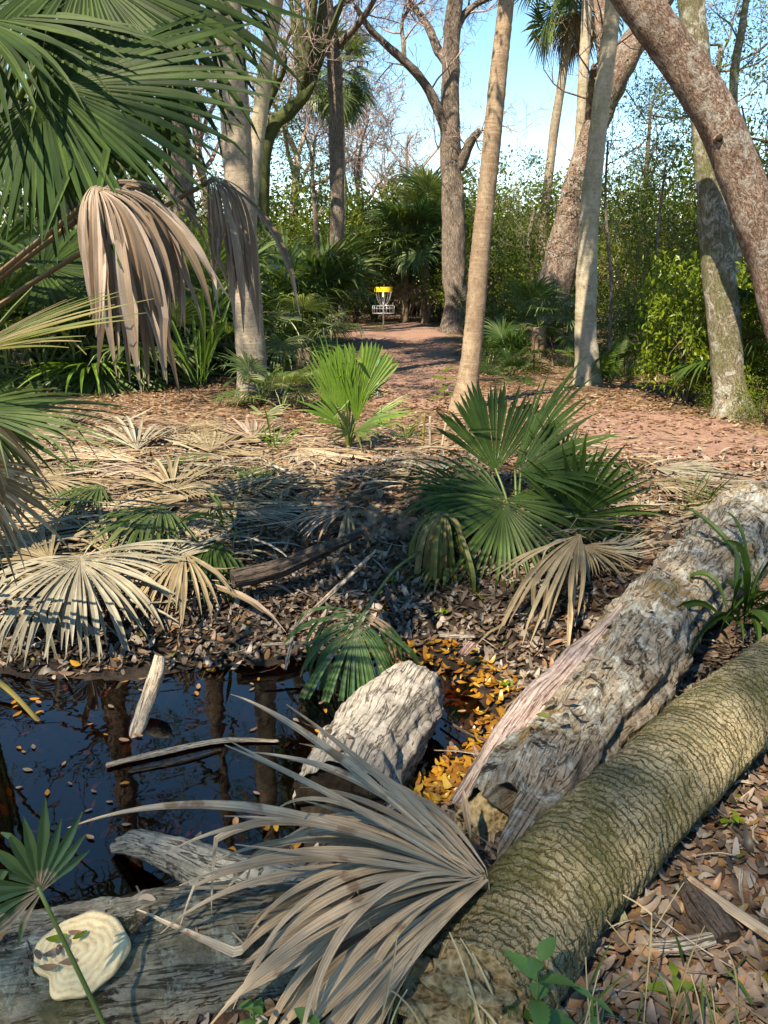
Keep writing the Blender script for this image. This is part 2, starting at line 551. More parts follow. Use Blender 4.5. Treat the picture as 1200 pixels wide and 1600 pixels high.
M['litter_red'] = leaf_mat('fallen_leaf_reddish', [(0, (0.092, 0.042, 0.023)), (0.4, (0.214, 0.107, 0.061)), (0.75, (0.321, 0.199, 0.122)), (1, (0.398, 0.306, 0.214))], 0.08, 0.6, 0.2, (1.1, 0.9, 0.6), vary=0.3)
M['litter_orange'] = leaf_mat('soaked_leaf_orange', [(0, (0.160, 0.060, 0.010)), (0.5, (0.368, 0.144, 0.014)), (0.85, (0.464, 0.240, 0.024)), (1, (0.496, 0.360, 0.080))], 0.15, 0.35, 0.5, (1.1, 0.8, 0.4), vary=0.25)
# barks
M['oak'] = bark_mat('oak_bark', (0.045, 0.034, 0.028), (0.19, 0.15, 0.12), (0.36, 0.30, 0.255), (0.40, 0.39, 0.35), 0.62, (36, 7), 0.025)
M['oak_red'] = bark_mat('red_oak_bark', (0.045, 0.028, 0.022), (0.22, 0.145, 0.11), (0.44, 0.34, 0.275), (0.50, 0.47, 0.42), 0.565, (40, 16), 0.03)
M['oak_lichen'] = bark_mat('lichen_bark', (0.07, 0.058, 0.038), (0.19, 0.16, 0.105), (0.30, 0.27, 0.20), (0.56, 0.56, 0.50), 0.56, (44, 12), 0.015, (0.11, 0.12, 0.05), 0.56)
M['oak_mossy'] = bark_mat('mossy_bark', (0.035, 0.032, 0.018), (0.11, 0.10, 0.055), (0.20, 0.18, 0.11), (0.10, 0.13, 0.045), 0.45, (40, 10), 0.02)
M['twig'] = NT('bare_twig'); M['twig'] = M['twig'].done(M['twig'].bsdf((0.30, 0.23, 0.21), 0.85, 0.1))
M['palm'] = palm_bark('palm_trunk', (0.085, 0.066, 0.048), (0.235, 0.195, 0.150), (0.40, 0.345, 0.275))
M['palm_pale'] = palm_bark('palm_trunk_pale', (0.13, 0.10, 0.07), (0.33, 0.28, 0.21), (0.54, 0.48, 0.39), 22, (0.16, 0.16, 0.08))
M['palm_brown'] = palm_bark('palm_trunk_brown', (0.09, 0.06, 0.04), (0.22, 0.155, 0.105), (0.40, 0.32, 0.23), 26)

def log_mat(name, cols, lichen, lich=0.56, black=0.64, moss=None, wood=None, furrow=(60, 6)):
    t = NT(name)
    ob = t.coord('Object')
    n = t.noise(t.coord('UV', (furrow[0], furrow[1], 1)), 1.0, 9, 0.72, 0.6)
    f2 = t.noise(ob, 38, 8, 0.78)
    f3 = t.noise(ob, 11, 6, 0.7, 0.5)
    crk = t.noise(t.coord('UV', (furrow[0] * 0.55, furrow[1] * 0.6, 1)), 1.0, 5, 0.6, 1.2)
    crack = t.ramp(t.math('ABSOLUTE', t.math('SUBTRACT', crk, 0.5)), [(0.0, 0.0), (0.028, 1.0)])
    h = t.math('ADD', t.math('MULTIPLY', n, 0.7), t.math('MULTIPLY', f2, 0.75))
    h = t.math('ADD', h, t.math('MULTIPLY', f3, 0.45))
    h = t.math('MULTIPLY', h, t.math('ADD', t.math('MULTIPLY', crack, 0.45), 0.55))
    col = t.ramp(h, [(0.48, cols[0]), (0.82, cols[1]), (1.0, cols[2])])
    if wood:
        w = t.noise(ob, 2.6, 5, 0.65, 0.3)
        col = t.mix(t.ramp(w, [(0.54, 0.0), (0.62, 0.8)]), col, t.mix(f2, wood, tuple(v * 0.35 for v in wood)))
    ln = t.noise(ob, 9, 9, 0.78, 0.8)
    lf = t.ramp(ln, [(lich, 0.0), (lich + 0.05, 0.9)])
    col = t.mix(lf, col, t.mix(t.ramp(f2, [(0.35, 0.0), (0.65, 1.0)]), tuple(v * 0.5 for v in lichen), lichen))
    bn = t.noise(ob, 5.3, 8, 0.75, 0.6)
    bf = t.ramp(bn, [(black, 0.0), (black + 0.03, 0.95)])
    col = t.mix(bf, col, t.mix(f2, (0.012, 0.010, 0.009), (0.05, 0.04, 0.034)))
    if moss:
        mn = t.noise(ob, 3.1, 7, 0.75)
        col = t.mix(t.ramp(mn, [(0.50, 0.0), (0.64, 0.8)]), col, t.mix(f2, tuple(v * 0.4 for v in moss), moss))
    h = t.math('ADD', h, t.math('MULTIPLY', lf, 0.15))
    h = t.math('SUBTRACT', h, t.math('MULTIPLY', bf, 0.5))
    return t.done(t.bsdf(col, 0.92, 0.12, t.bump(h, 1.0, 0.022)))
M['log_rot'] = log_mat('rotting_log', ((0.05, 0.036, 0.026), (0.17, 0.13, 0.09), (0.34, 0.29, 0.22)), (0.56, 0.56, 0.49), 0.50, 0.585, None, (0.33, 0.22, 0.085))
M['log_pink'] = log_mat('split_heartwood', ((0.16, 0.10, 0.08), (0.36, 0.25, 0.21), (0.52, 0.42, 0.37)), (0.50, 0.42, 0.38), 0.62, 0.66, furrow=(90, 3))
M['log_sawn'] = log_mat('weathered_log', ((0.08, 0.066, 0.052), (0.28, 0.245, 0.20), (0.45, 0.41, 0.35)), (0.50, 0.46, 0.40), 0.66, 0.74, furrow=(48, 5))
M['log_fungus'] = log_mat('lichen_log', ((0.05, 0.045, 0.033), (0.17, 0.15, 0.11), (0.30, 0.28, 0.22)), (0.46, 0.49, 0.40), 0.51, 0.60, (0.12, 0.12, 0.05))
M['log_drift'] = log_mat('driftwood', ((0.05, 0.048, 0.04), (0.20, 0.195, 0.165), (0.36, 0.36, 0.31)), (0.40, 0.42, 0.36), 0.58, 0.62)
M['stick'] = log_mat('dead_stick', ((0.12, 0.085, 0.06), (0.33, 0.26, 0.19), (0.52, 0.45, 0.36)), (0.5, 0.46, 0.4), 0.62, 0.72, furrow=(120, 4))
M['stick_pink'] = log_mat('pink_stick', ((0.16, 0.08, 0.06), (0.33, 0.19, 0.15), (0.47, 0.31, 0.26)), (0.5, 0.4, 0.36), 0.66, 0.76, furrow=(120, 4))
M['stick_dark'] = log_mat('dark_stick', ((0.02, 0.016, 0.013), (0.06, 0.046, 0.037), (0.13, 0.10, 0.08)), (0.2, 0.18, 0.15), 0.68, 0.7, furrow=(120, 4))

def palm_log_mat():
    t = NT('fallen_palm_trunk')
    ob = t.coord('Object')
    sep = t.n('ShaderNodeSeparateXYZ')
    t.l(t.coord('UV', (1, 1, 1)), sep.inputs[0])
    wob = t.math('MULTIPLY', t.math('SUBTRACT', t.noise(t.coord('UV', (14, 7, 1)), 1.0, 6, 0.7), 0.5), 0.075)
    ph = t.math('MULTIPLY', t.math('ADD', sep.outputs[1], wob), 2 * pi / 0.0275)
    ring = t.math('SINE', ph)
    ringl = t.ramp(t.math('ADD', t.math('MULTIPLY', ring, 0.5), 0.5), [(0.0, 0.0), (0.16, 0.75), (0.5, 1.0)])
    ring2 = t.math('SINE', t.math('MULTIPLY', t.math('ADD', sep.outputs[1], t.math('MULTIPLY', wob, 0.8)), 2 * pi / 0.0102))
    short = t.voro(t.coord('UV', (46, 36, 1)), 1.0, 'DISTANCE_TO_EDGE', 1.0)
    crack = t.ramp(short, [(0.0, 0.40), (0.05, 1.0)])
    fn = t.noise(t.coord('UV', (50, 130, 1)), 1.0, 9, 0.8, 0.6)
    mid = t.noise(ob, 24, 6, 0.7)
    h = t.math('MULTIPLY', ringl, crack)
    h = t.math('ADD', t.math('MULTIPLY', h, 0.7), t.math('MULTIPLY', fn, 0.85))
    h = t.math('ADD', h, t.math('MULTIPLY', ring2, 0.07))
    h = t.math('ADD', h, t.math('MULTIPLY', mid, 0.35))
    col = t.ramp(t.math('MULTIPLY', h, 0.6), [(0.26, (0.035, 0.026, 0.014)), (0.50, (0.20, 0.155, 0.082)), (0.72, (0.36, 0.295, 0.175)), (0.92, (0.48, 0.41, 0.28))])
    mn = t.noise(ob, 3.0, 8, 0.75)
    col = t.mix(t.ramp(mn, [(0.42, 0.0), (0.60, 0.8)]), col, t.mix(t.noise(ob, 60, 3), (0.030, 0.036, 0.010), (0.15, 0.145, 0.045)))
    g = t.noise(ob, 6.0, 8, 0.75)
    col = t.mix(t.ramp(g, [(0.60, 0.0), (0.68, 0.45)]), col, (0.36, 0.34, 0.26))
    return t.done(t.bsdf(col, 0.94, 0.08, t.bump(h, 1.0, 0.016)))
M['palm_log'] = palm_log_mat()
def crumb_mat():
    t = NT('crumbling_root_mass')
    ob = t.coord('Object')
    n = t.noise(ob, 38, 6, 0.75)
    v = t.voro(ob, 55)
    h = t.math('ADD', n, t.math('MULTIPLY', v, 0.6))
    col = t.ramp(h, [(0.35, (0.08, 0.055, 0.025)), (0.65, (0.27, 0.20, 0.10)), (0.95, (0.44, 0.35, 0.20))])
    return t.done(t.bsdf(col, 0.95, 0.1, t.bump(h, 1.0, 0.02)))
M['crumb'] = crumb_mat()

def soil_mat():
    t = NT('leaf_strewn_soil')
    ob = t.coord('Object')
    g = t.n('ShaderNodeNewGeometry')
    sep = t.n('ShaderNodeSeparateXYZ')
    t.l(g.outputs['Position'], sep.inputs[0])
    n1 = t.noise(ob, 14, 6, 0.7)
    v1 = t.n('ShaderNodeTexVoronoi')
    t.l(t.coord('Object', (1, 1.0, 1)), v1.inputs['Vector'])
    v1.inputs['Scale'].default_value = 17
    hs = t.n('ShaderNodeSeparateColor')
    t.l(v1.outputs['Color'], hs.inputs[0])
    leafcol = t.ramp(hs.outputs[0], [(0, (0.045, 0.026, 0.016)), (0.35, (0.14, 0.075, 0.042)), (0.65, (0.26, 0.155, 0.10)), (0.88, (0.35, 0.25, 0.17)), (1, (0.07, 0.08, 0.025))])
    dry = t.mix(t.ramp(n1, [(0.35, 0.0), (0.7, 0.75)]), leafcol, (0.075, 0.046, 0.03))
    big = t.noise(ob, 0.35, 4, 0.6)
    dry = t.mix(t.ramp(big, [(0.5, 0.0), (0.72, 0.55)]), dry, (0.055, 0.065, 0.02))
    # wet black muck close to the water line, drier higher up (by height of the land)
    wetn = t.math('ADD', sep.outputs[2], t.math('MULTIPLY', t.noise(ob, 3.0, 4), 0.16))
    wet = t.ramp(wetn, [(0.0, 1.0), (0.0001, 1.0), (0.06, 0.0)])
    mr = t.n('ShaderNodeMapRange')
    t.l(wetn, mr.inputs[0])
    mr.inputs[1].default_value = WL + 0.14
    mr.inputs[2].default_value = WL + 0.42
    mr.inputs[3].default_value = 1.0
    mr.inputs[4].default_value = 0.0
    muck = t.ramp(n1, [(0.3, (0.008, 0.006, 0.005)), (0.7, (0.035, 0.024, 0.017))])
    col = t.mix(mr.outputs[0], dry, muck)
    hh = t.math('ADD', n1, t.math('MULTIPLY', v1.outputs['Distance'], 0.8))
    return t.done(t.bsdf(col, 0.85, 0.2, t.bump(hh, 0.9, 0.03)))
M['soil'] = soil_mat()
def path_mat():
    t = NT('worn_path_duff')
    ob = t.coord('Object')
    n1 = t.noise(ob, 22, 6, 0.75)
    n2 = t.noise(t.coord('Object', (1, 2.2, 1)), 2.2, 5, 0.65)
    n3 = t.noise(ob, 90, 3, 0.7)
    col = t.ramp(n1, [(0.3, (0.10, 0.055, 0.04)), (0.5, (0.25, 0.145, 0.105)), (0.72, (0.42, 0.29, 0.22))])
    col = t.mix(t.ramp(n2, [(0.42, 0.0), (0.62, 0.7)]), col, t.mix(n3, (0.16, 0.09, 0.075), (0.30, 0.19, 0.16)))
    col = t.mix(t.ramp(n3, [(0.62, 0.0), (0.7, 0.5)]), col, (0.50, 0.36, 0.24))
    return t.done(t.bsdf(col, 0.9, 0.15, t.bump(t.math('ADD', n1, n3), 0.8, 0.02)))
M['path'] = path_mat()
def water_mat():
    t = NT('tea_stained_water')
    ob = t.coord('Object', (1, 1, 1))
    h = t.noise(ob, 3.2, 3, 0.5, 0.3)
    nr = t.bump(h, 0.10, 0.02)
    tr = t.n('ShaderNodeBsdfTransparent')
    tr.inputs[0].default_value = (0.42, 0.20, 0.05, 1)
    gl = t.n('ShaderNodeBsdfGlossy')
    gl.inputs['Roughness'].default_value = 0.015
    gl.inputs['Color'].default_value = (1, 1, 1, 1)
    t.l(nr, gl.inputs['Normal'])
    fr = t.n('ShaderNodeFresnel')
    fr.inputs[0].default_value = 1.55
    t.l(nr, fr.inputs['Normal'])
    ms = t.n('ShaderNodeMixShader')
    t.l(fr.outputs[0], ms.inputs[0])
    t.l(tr.outputs[0], ms.inputs[1])
    t.l(gl.outputs[0], ms.inputs[2])
    return t.done(ms.outputs[0])
M['water'] = water_mat()
def plain(name, col, rough=0.5, metal=0.0, spec=0.4, nscale=30, var=0.25):
    t = NT(name)
    ob = t.coord('Object')
    n = t.noise(ob, nscale, 4, 0.65)
    c = t.mix(t.ramp(n, [(0.4, 0.0), (0.75, var)]), col, tuple(v * 0.4 for v in col))
    return t.done(t.bsdf(c, rough, spec, t.bump(n, 0.2, 0.004), metal))
M['yellow'] = plain('yellow_band', (0.72, 0.50, 0.025), 0.45)
M['galv'] = plain('galvanised_steel', (0.50, 0.50, 0.50), 0.4, 0.6)
M['chain'] = plain('chain_steel', (0.60, 0.60, 0.58), 0.4, 0.6)
M['teal'] = plain('teal_paint', (0.05, 0.24, 0.22), 0.5)
M['grey_post'] = plain('grey_post', (0.32, 0.33, 0.36), 0.6)
M['wire'] = plain('wire', (0.5, 0.46, 0.4), 0.5)
def conk_mat():
    t = NT('shelf_fungus_cream')
    uv = t.coord('UV')
    sep = t.n('ShaderNodeSeparateXYZ')
    t.l(uv, sep.inputs[0])
    ob = t.coord('Object')
    n = t.noise(ob, 60, 5, 0.7)
    rr = t.math('ADD', sep.outputs[0], t.math('MULTIPLY', t.noise(ob, 16, 4), 0.35))
    w = t.math('SINE', t.math('MULTIPLY', rr, 42.0))
    col = t.ramp(t.math('ADD', t.math('MULTIPLY', w, 0.11), n), [(0.1, (0.36, 0.24, 0.11)), (0.45, (0.56, 0.44, 0.25)), (0.85, (0.66, 0.55, 0.36))])
    return t.done(t.bsdf(col, 0.8, 0.2, t.bump(t.math('ADD', t.math('MULTIPLY', w, 0.2), n), 0.7, 0.005)))
M['conk'] = conk_mat()
M['stem'] = plain('green_stem', (0.10, 0.15, 0.04), 0.5)
M['stem_brown'] = plain('brown_stem', (0.12, 0.085, 0.055), 0.8)
# ------------------------------------------------------------------ setting: ground, path, water
me = mesh_np('ground', np.stack([_gx, _gy, GZ], -1),
             (lambda i: np.stack([i[:-1, :-1], i[1:, :-1], i[1:, 1:], i[:-1, 1:]], -1).reshape(-1, 4))(np.arange(GZ.size).reshape(GZ.shape)), mats=[M['soil']])
ground_o = tag(link('ground', me), kind='structure')

def sheet_strip(left, right, n, m, lift):
    """a sheet between two plan curves, laid over the land"""
    L, _, _ = resample(np.c_[left, np.zeros(len(left))], np.zeros(len(left)), n)
    R_, _, _ = resample(np.c_[right, np.zeros(len(right))], np.zeros(len(right)), n)
    f = np.linspace(0, 1, m)[None, :, None]
    P = L[:, None] * (1 - f) + R_[:, None] * f
    wob = fnoise(P * np.array([1, 1, 0]), 1.2, 21, 3)[..., None] * 0.3 * (np.abs(f - 0.5) * 2) ** 3
    P = P + wob * np.array([1, 0.2, 0])
    P[..., 2] = H(P[..., 0], P[..., 1]) + lift - 0.035 * (np.abs(f[..., 0] - 0.5) * 2) ** 6
    i = np.arange(n * m).reshape(n, m)
    return P.reshape(-1, 3), np.stack([i[:-1, :-1], i[:-1, 1:], i[1:, 1:], i[1:, :-1]], -1).reshape(-1, 4)
def gl(pts):
    return np.array([ground(x, y)[:2] for x, y in pts])
pl_ = gl([(1180, 800), (1010, 730), (850, 660), (690, 640), (600, 625), (545, 570), (535, 530), (555, 505), (560, 490)])
pr_ = gl([(1500, 800), (1300, 720), (1090, 650), (880, 632), (770, 610), (715, 575), (705, 540), (690, 515), (640, 492)])
V, q = sheet_strip(pl_, pr_, 220, 60, 0.022)
path_o = tag(link('path', mesh_np('path', V, q, mats=[M['path']])), kind='structure')

# water sheet a little wider than the shoreline so that the bank cuts it
pc = POND.mean(0)
NW = 64
wx = np.linspace(POND[:, 0].min() - 0.3, POND[:, 0].max() + 0.2, NW)
wy = np.linspace(POND[:, 1].min() - 0.2, POND[:, 1].max() + 0.2, NW)
WX, WY = np.meshgrid(wx, wy, indexing='ij')
i_ = np.arange(NW * NW).reshape(NW, NW)
wq = np.stack([i_[:-1, :-1], i_[1:, :-1], i_[1:, 1:], i_[:-1, 1:]], -1).reshape(-1, 4)
keep = pond_dist(WX[:-1, :-1], WY[:-1, :-1]).ravel() < 0.3
water_o = tag(link('pond_water', mesh_np('pond_water', np.stack([WX, WY, WX * 0 + WL], -1), wq[keep], mats=[M['water']])), kind='structure')

# ------------------------------------------------------------------ fan leaves
def blade(hub, axis, normal, R, n=40, spread=4.0, fuse=0.42, droop=0.5, power=1.5, cup=0.0, fold=0.35, jitter=0.04, seed=0, floor=None,
          K=9, costa=0.18, lenvar=0.08, side_short=0.25, gap=0.0, lift=0.0, wob=0.0, late=0.0, wscale=1.0, tipbreak=0.22):
    """a costapalmate leaf blade -> list of (V (K,3,3)) per segment, all pleats real"""
    r = rng_of(seed)
    axis = unit(axis)
    normal = np.asarray(normal, float)
    normal = unit(normal - axis * (normal @ axis))
    side = np.cross(normal, axis)
    t = np.linspace(-spread / 2, spread / 2, n)
    dt = spread / max(n - 1, 1)
    t = t + r.normal(0, jitter * dt * 4, n)
    keep = r.random(n) >= gap
    t = t[keep]
    n = len(t)
    Dir = np.cos(t)[:, None] * axis + np.sin(t)[:, None] * side
    Dir = unit(Dir + normal * (cup * np.abs(np.sin(t / 2)) + lift * (0.6 + 0.8 * r.random(n)))[:, None])
    L = R * (1 - side_short * (np.abs(t) / (spread / 2)) ** 2) * (1 + r.normal(0, lenvar, n))
    P = hub + axis * (costa * R * np.clip(np.cos(t), 0, 1))[:, None] * 0.5
    Nn = np.repeat(normal[None], n, 0)
    g = droop * (1 + 0.45 * r.normal(size=n)).clip(0.25, 2.2)
    s = np.linspace(0, 1, K)
    wv = r.normal(size=(n, 3)) * wob
    halfw0 = np.tan(min(dt, 0.3) / 2) * wscale * 1.12
    out = np.zeros((n, K, 3, 3))
    brk = np.where(r.random(n) < tipbreak, r.integers(int(K * 0.55), K, n), K + 1)
    bv = r.normal(0, 0.6, (n, 3)) + np.array([0, 0, -1.3])
    for k in range(K):
        if k:
            ds = s[k] - s[k - 1]
            P = P + Dir * (L * ds)[:, None]
            f = np.where(s[k] < late, 0.0, 1.0)
            Dir = Dir + np.array([0, 0, -1.0]) * (g * f * s[k] ** power * ds * 2.2)[:, None] + wv * ds * s[k]
            Dir = unit(Dir + bv * (brk == k)[:, None])
            if floor is not None:
                zf = floor(P[:, 0], P[:, 1])
                low = P[:, 2] < zf
                P[:, 2] = np.where(low, zf + 0.004 * r.random(n), P[:, 2])
                Dir[:, 2] = np.where(low, np.maximum(Dir[:, 2], 0.0) + 0.01, Dir[:, 2])
                Dir = unit(Dir)
        Cc = np.cross(Nn, Dir)
        Cc = unit(Cc)
        Nn = unit(np.cross(Dir, Cc))
        x = s[k]
        w = L * x * halfw0
        wmax = L * fuse * halfw0
        if x > fuse:
            tt = (x - fuse) / (1 - fuse)
            w = wmax * (1.0 - tt ** 1.6) * (1 + 0.25 * (1 - tt)) + 0.0012
            w = np.minimum(w, wmax * 1.0 + 0.001)
        w = np.maximum(w, 0.0015)
        fd = fold * (1 if x < fuse else 1.25)
        out[:, k, 1] = P
        out[:, k, 0] = P - Cc * w[:, None] + Nn * (w * fd)[:, None]
        out[:, k, 2] = P + Cc * w[:, None] + Nn * (w * fd)[:, None]
    return out
def blade_geo(S, geo=None, mat=0):
    geo = geo or Geo()
    n, K = S.shape[:2]
    idx = np.arange(n * K * 3).reshape(n, K, 3)
    q = np.concatenate([np.stack([idx[:, :-1, c], idx[:, :-1, c + 1], idx[:, 1:, c + 1], idx[:, 1:, c]], -1).reshape(-1, 4) for c in (0, 1)])
    hw = np.linalg.norm(S[:, :, 2] - S[:, :, 1], axis=-1)
    off = np.arange(n)[:, None] * 0.37
    u = np.stack([off - hw, off + 0 * hw, off + hw], -1)
    v = np.repeat((np.linspace(0, 1, K)[None, :, None] + np.arange(n)[:, None, None] * 1.7), 3, 2)
    geo.add(S.reshape(-1, 3), q, uv=np.stack([u, v], -1), mat=mat)
    return geo
def stalk_geo(A, B, r0, r1, sag=0.0, geo=None, mat=1, ns=6, n=9):
    geo = geo or Geo()
    A, B = np.asarray(A, float), np.asarray(B, float)
    mid = (A + B) / 2 + np.array([0, 0, sag])
    Q, R, s = resample([A, mid, B], [r0, (r0 + r1) / 2, r1], n)
    V, q, t, uv = tube(Q, R, ns)
    return geo.add(V, q, t, uv, mat)
def frond(parent, name, hub, axis, normal, R, mat, base=None, sag=0.05, r0=0.014, r1=0.007, stalkmat=None, leaflets=False, label=None, **kw):
    """one leaf as a part of a plant: blade (or single leaflets) with its stalk as sub-part"""
    hub = np.asarray(hub, float)
    S = blade(hub, axis, normal, R, **kw)
    o0 = org(parent) if parent is not None else np.zeros(3)
    if leaflets:
        top = link(name, blade_geo(S[:1]).mesh(name, [mat], True, o0, 0.35), parent)
        for k in range(1, len(S)):
            link('leaflet', blade_geo(S[k:k + 1]).mesh('leaflet', [mat], True, o0, 0.35), top)
    else:
        top = link(name, blade_geo(S).mesh(name, [mat], True, o0, 0.35), parent)
    if base is not None:
        ax = unit(axis)
        link('stalk', stalk_geo(base, hub + ax * 0.10 * R, r0, r1, sag).mesh('stalk', [M['stalk'], stalkmat or M['stalk']], True, o0), top)
    if label:
        top['label'] = label
    return top

# library of shared fronds for palms farther off: stalk starts at the origin, leaf reaches towards +X
FROND_LIB = {}
def frond_lib(elev, seed, stalk=0.7, R=0.62, n=26, droop=0.7, spread=4.4, K=6, mats=('frond', 'stalk'), cup=0.25, fold=0.35, fuse=0.4):
    key = (elev, seed, stalk, R, n, droop, spread, mats)
    if key in FROND_LIB:
        return FROND_LIB[key]
    e = radians(elev)
    d0 = np.array([cos(e), 0, sin(e)])
    e2 = e - 0.35 - 0.25 * (elev < 40)
    d1 = np.array([cos(e2), 0, sin(e2)])
    hub = d0 * stalk * 0.55 + d1 * stalk * 0.45
    g = Geo()
    e3 = e2 - 0.25
    ax = np.array([cos(e3), 0, sin(e3)])
    nm = np.array([-sin(e3), 0.12 * ((seed % 3) - 1), cos(e3)])
    blade_geo(blade(hub, ax, nm, R, n=n, spread=spread, droop=droop, seed=seed * 13 + 5, K=K, cup=cup, lenvar=0.1, fold=fold, fuse=fuse), g, 0)
    Q, Rr, s = resample([np.zeros(3), d0 * stalk * 0.55, hub, hub + ax * 0.1], [0.014, 0.011, 0.008, 0.004], 6)
    V, q, t, uv = tube(Q, Rr, 4)
    g.add(V, q, t, uv, 1)
    me = g.mesh('frond', [M[mats[0]], M[mats[1]]], True, sharp=0.35)
    FROND_LIB[key] = me
    return me
def dress(parent, loc, n, seed, elevs=(85, 70, 55, 35, 15, -10), scale=1.0, stalk=0.7, R=0.62, mats=('frond', 'stalk'), droop=0.7, dead=0, name='frond', nseg=36, az=None):
    """leaves all round a growing point"""
    r = rng_of(seed)
    for k in range(n):
        f = k / max(n - 1, 1)
        e = elevs[min(int(f * len(elevs)), len(elevs) - 1)]
        me = frond_lib(e, int(r.integers(0, 3)), stalk, R, nseg, droop, 4.4, mats=mats)
        o = link(name, me, parent, loc)
        a = (k * 2.39996 + r.normal(0, 0.25)) if az is None else az[k % len(az)] + r.normal(0, 0.2)
        sc = scale * r.uniform(0.8, 1.18)
        o.rotation_euler = (r.normal(0, 0.08), r.normal(0, 0.1), a)
        o.scale = (sc, sc, sc)
    for k in range(dead):
        me = frond_lib(-50, int(r.integers(0, 3)), stalk, R, nseg, 1.6, 2.6, mats=('dead_brown', 'stalk_dead'))
        o = link('dead_frond', me, parent, loc)
        sc = scale * r.uniform(0.8, 1.1)
        o.rotation_euler = (0, r.normal(0, 0.12), k * 2.39996 + r.normal(0, 0.3))
        o.scale = (sc, sc, sc)

# ------------------------------------------------------------------ trunks
def trunk_geo(spec, Y=None, ns=20, seed=0, rough=0.05, ringstep=None, extra_depth=None, flare=0.0, n=70, up=None):
    """spec: (px, py, width px) from the foot up, on the upright plane through the foot"""
    if Y is None:
        Y = ground(spec[0][0], spec[0][1])[1]
    P, R = [], []
    for k, (px, py, w) in enumerate(spec):
        yy = Y + (extra_depth[k] if extra_depth else 0.0)
        p = at(px, py, yy)
        P.append(p)
        R.append(metres(w, p) / 2)
    if up:
        for h, rr in up:
            P.append(P[-1] + unit(P[-1] - P[-2]) * h)
            R.append(rr)
    P, R = np.array(P), np.array(R)
    Q, RR, s = resample(P, R, n)
    if flare:
        RR = RR * (1 + flare * np.exp(-s / 0.22))
    # sink the foot into the soil
    Q[0, 2] -= 0.12
    def disp(PP, ang, ss, rad):
        d = rough * rad * fnoise(PP * np.array([1, 1, 0.35]), 5.0, seed, 3)
        if ringstep:
            d = d + 0.010 * rad / 0.15 * (np.abs(((ss / ringstep + 0.15 * fnoise(PP, 3.0, seed + 3, 2)) % 1.0) - 0.5) * 2 - 0.5)
        return d
    V, q, t, uv = tube(Q, RR, ns, disp)
    g = Geo().add(V, q, t, uv)
    return g, Q, RR, Y
def limb_geo(spec, Y, ns=10, seed=0, g=None, n=26, rough=0.08, dY=0.0):
    P, R = [], []
    m = len(spec)
    for k, (px, py, w) in enumerate(spec):
        p = at(px, py, Y + dY * k / max(m - 1, 1))
        P.append(p)
        R.append(metres(w, p) / 2)
    Q, RR, s = resample(P, R, n)
    V, q, t, uv = tube(Q, RR, ns, lambda PP, a, ss, rad: rough * rad * fnoise(PP, 6.0, seed, 2))
    return (g or Geo()).add(V, q, t, uv), Q, RR

def twigs(starts, seed, levels=3, length=1.5, rad=0.02, kids=4, geo=None, upbias=0.25, ns=4, spread=0.9, minr=0.004, tips=None, ratio=0.6):
    """forking bare branches from (point, direction) starts, many thin tubes in one mesh"""
    geo = geo or Geo()
    r = rng_of(seed)
    work = [(np.asarray(p, float), unit(d), length * r.uniform(0.7, 1.2), rad, levels) for p, d in starts]
    while work:
        p, d, L, rr, lv = work.pop()
        m = 5
        pts = [p]
        dd = d.copy()
        for k in range(m - 1):
            dd = unit(dd + r.normal(0, 0.22, 3) + np.array([0, 0, upbias * 0.25]))
            pts.append(pts[-1] + dd * L / (m - 1))
        pts = np.array(pts)
        R = np.linspace(rr, max(rr * 0.45, minr), m)
        V, q, t, uv = tube(pts, R, ns if lv > 1 else 3, cap=False)
        geo.add(V, q, None, uv)
        if lv > 0:
            for k in range(kids):
                i = int(r.integers(1, m))
                a = unit(dd + r.normal(0, spread, 3))
                work.append((pts[i], a, L * ratio * r.uniform(0.7, 1.25), max(R[i] * 0.62, minr), lv - 1))
        elif tips is not None:
            tips.append(pts[-1])
            tips.append(pts[2])
    return geo

# ------------------------------------------------------------------ broad leaf foliage
def leaf_cloud(centers, per, crad, size, seed, flat=0.8, aspect=0.45, curl=0.25, geo=None, mat=0, down=0.0):
    """many separate small folded leaves in clumps round the given centres"""
    r = rng_of(seed)
    centers = np.asarray(centers, float)
    n = len(centers) * per
    c = np.repeat(centers, per, 0)
    off = r.normal(0, 1, (n, 3))
    off = unit(off) * (r.random((n, 1)) ** 0.5) * crad
    off[:, 2] *= flat
    P = c + off
    d = unit(off * 0.6 / crad + r.normal(0, 0.7, (n, 3)) - np.array([0, 0, down]))
    nn = unit(r.normal(0, 0.6, (n, 3)) + np.array([0, 0, 0.9]))
    sd = unit(np.cross(d, nn))
    nn = np.cross(sd, d)
    L = size * r.uniform(0.65, 1.25, (n, 1))
    W = L * aspect
    v0 = P
    v1 = P + d * L * 0.45 + sd * W * 0.5 + nn * L * curl * 0.35
    v2 = P + d * L + nn * L * curl * -0.3
    v3 = P + d * L * 0.45 - sd * W * 0.5 + nn * L * curl * 0.35
    V = np.stack([v0, v1, v2, v3], 1).reshape(-1, 3)
    b = (np.arange(n) * 4)[:, None]
    T = np.concatenate([b + np.array([[0, 1, 2]]), b + np.array([[0, 2, 3]])])
    return (geo or Geo()).add(V, None, T, None, mat)
def clump_centres(n, rad, seed, shell=0.5):
    r = rng_of(seed)
    d = unit(r.normal(size=(n, 3)))
    rr = (shell + (1 - shell) * r.random((n, 1))) ** 0.7
    return d * rr * np.asarray(rad)

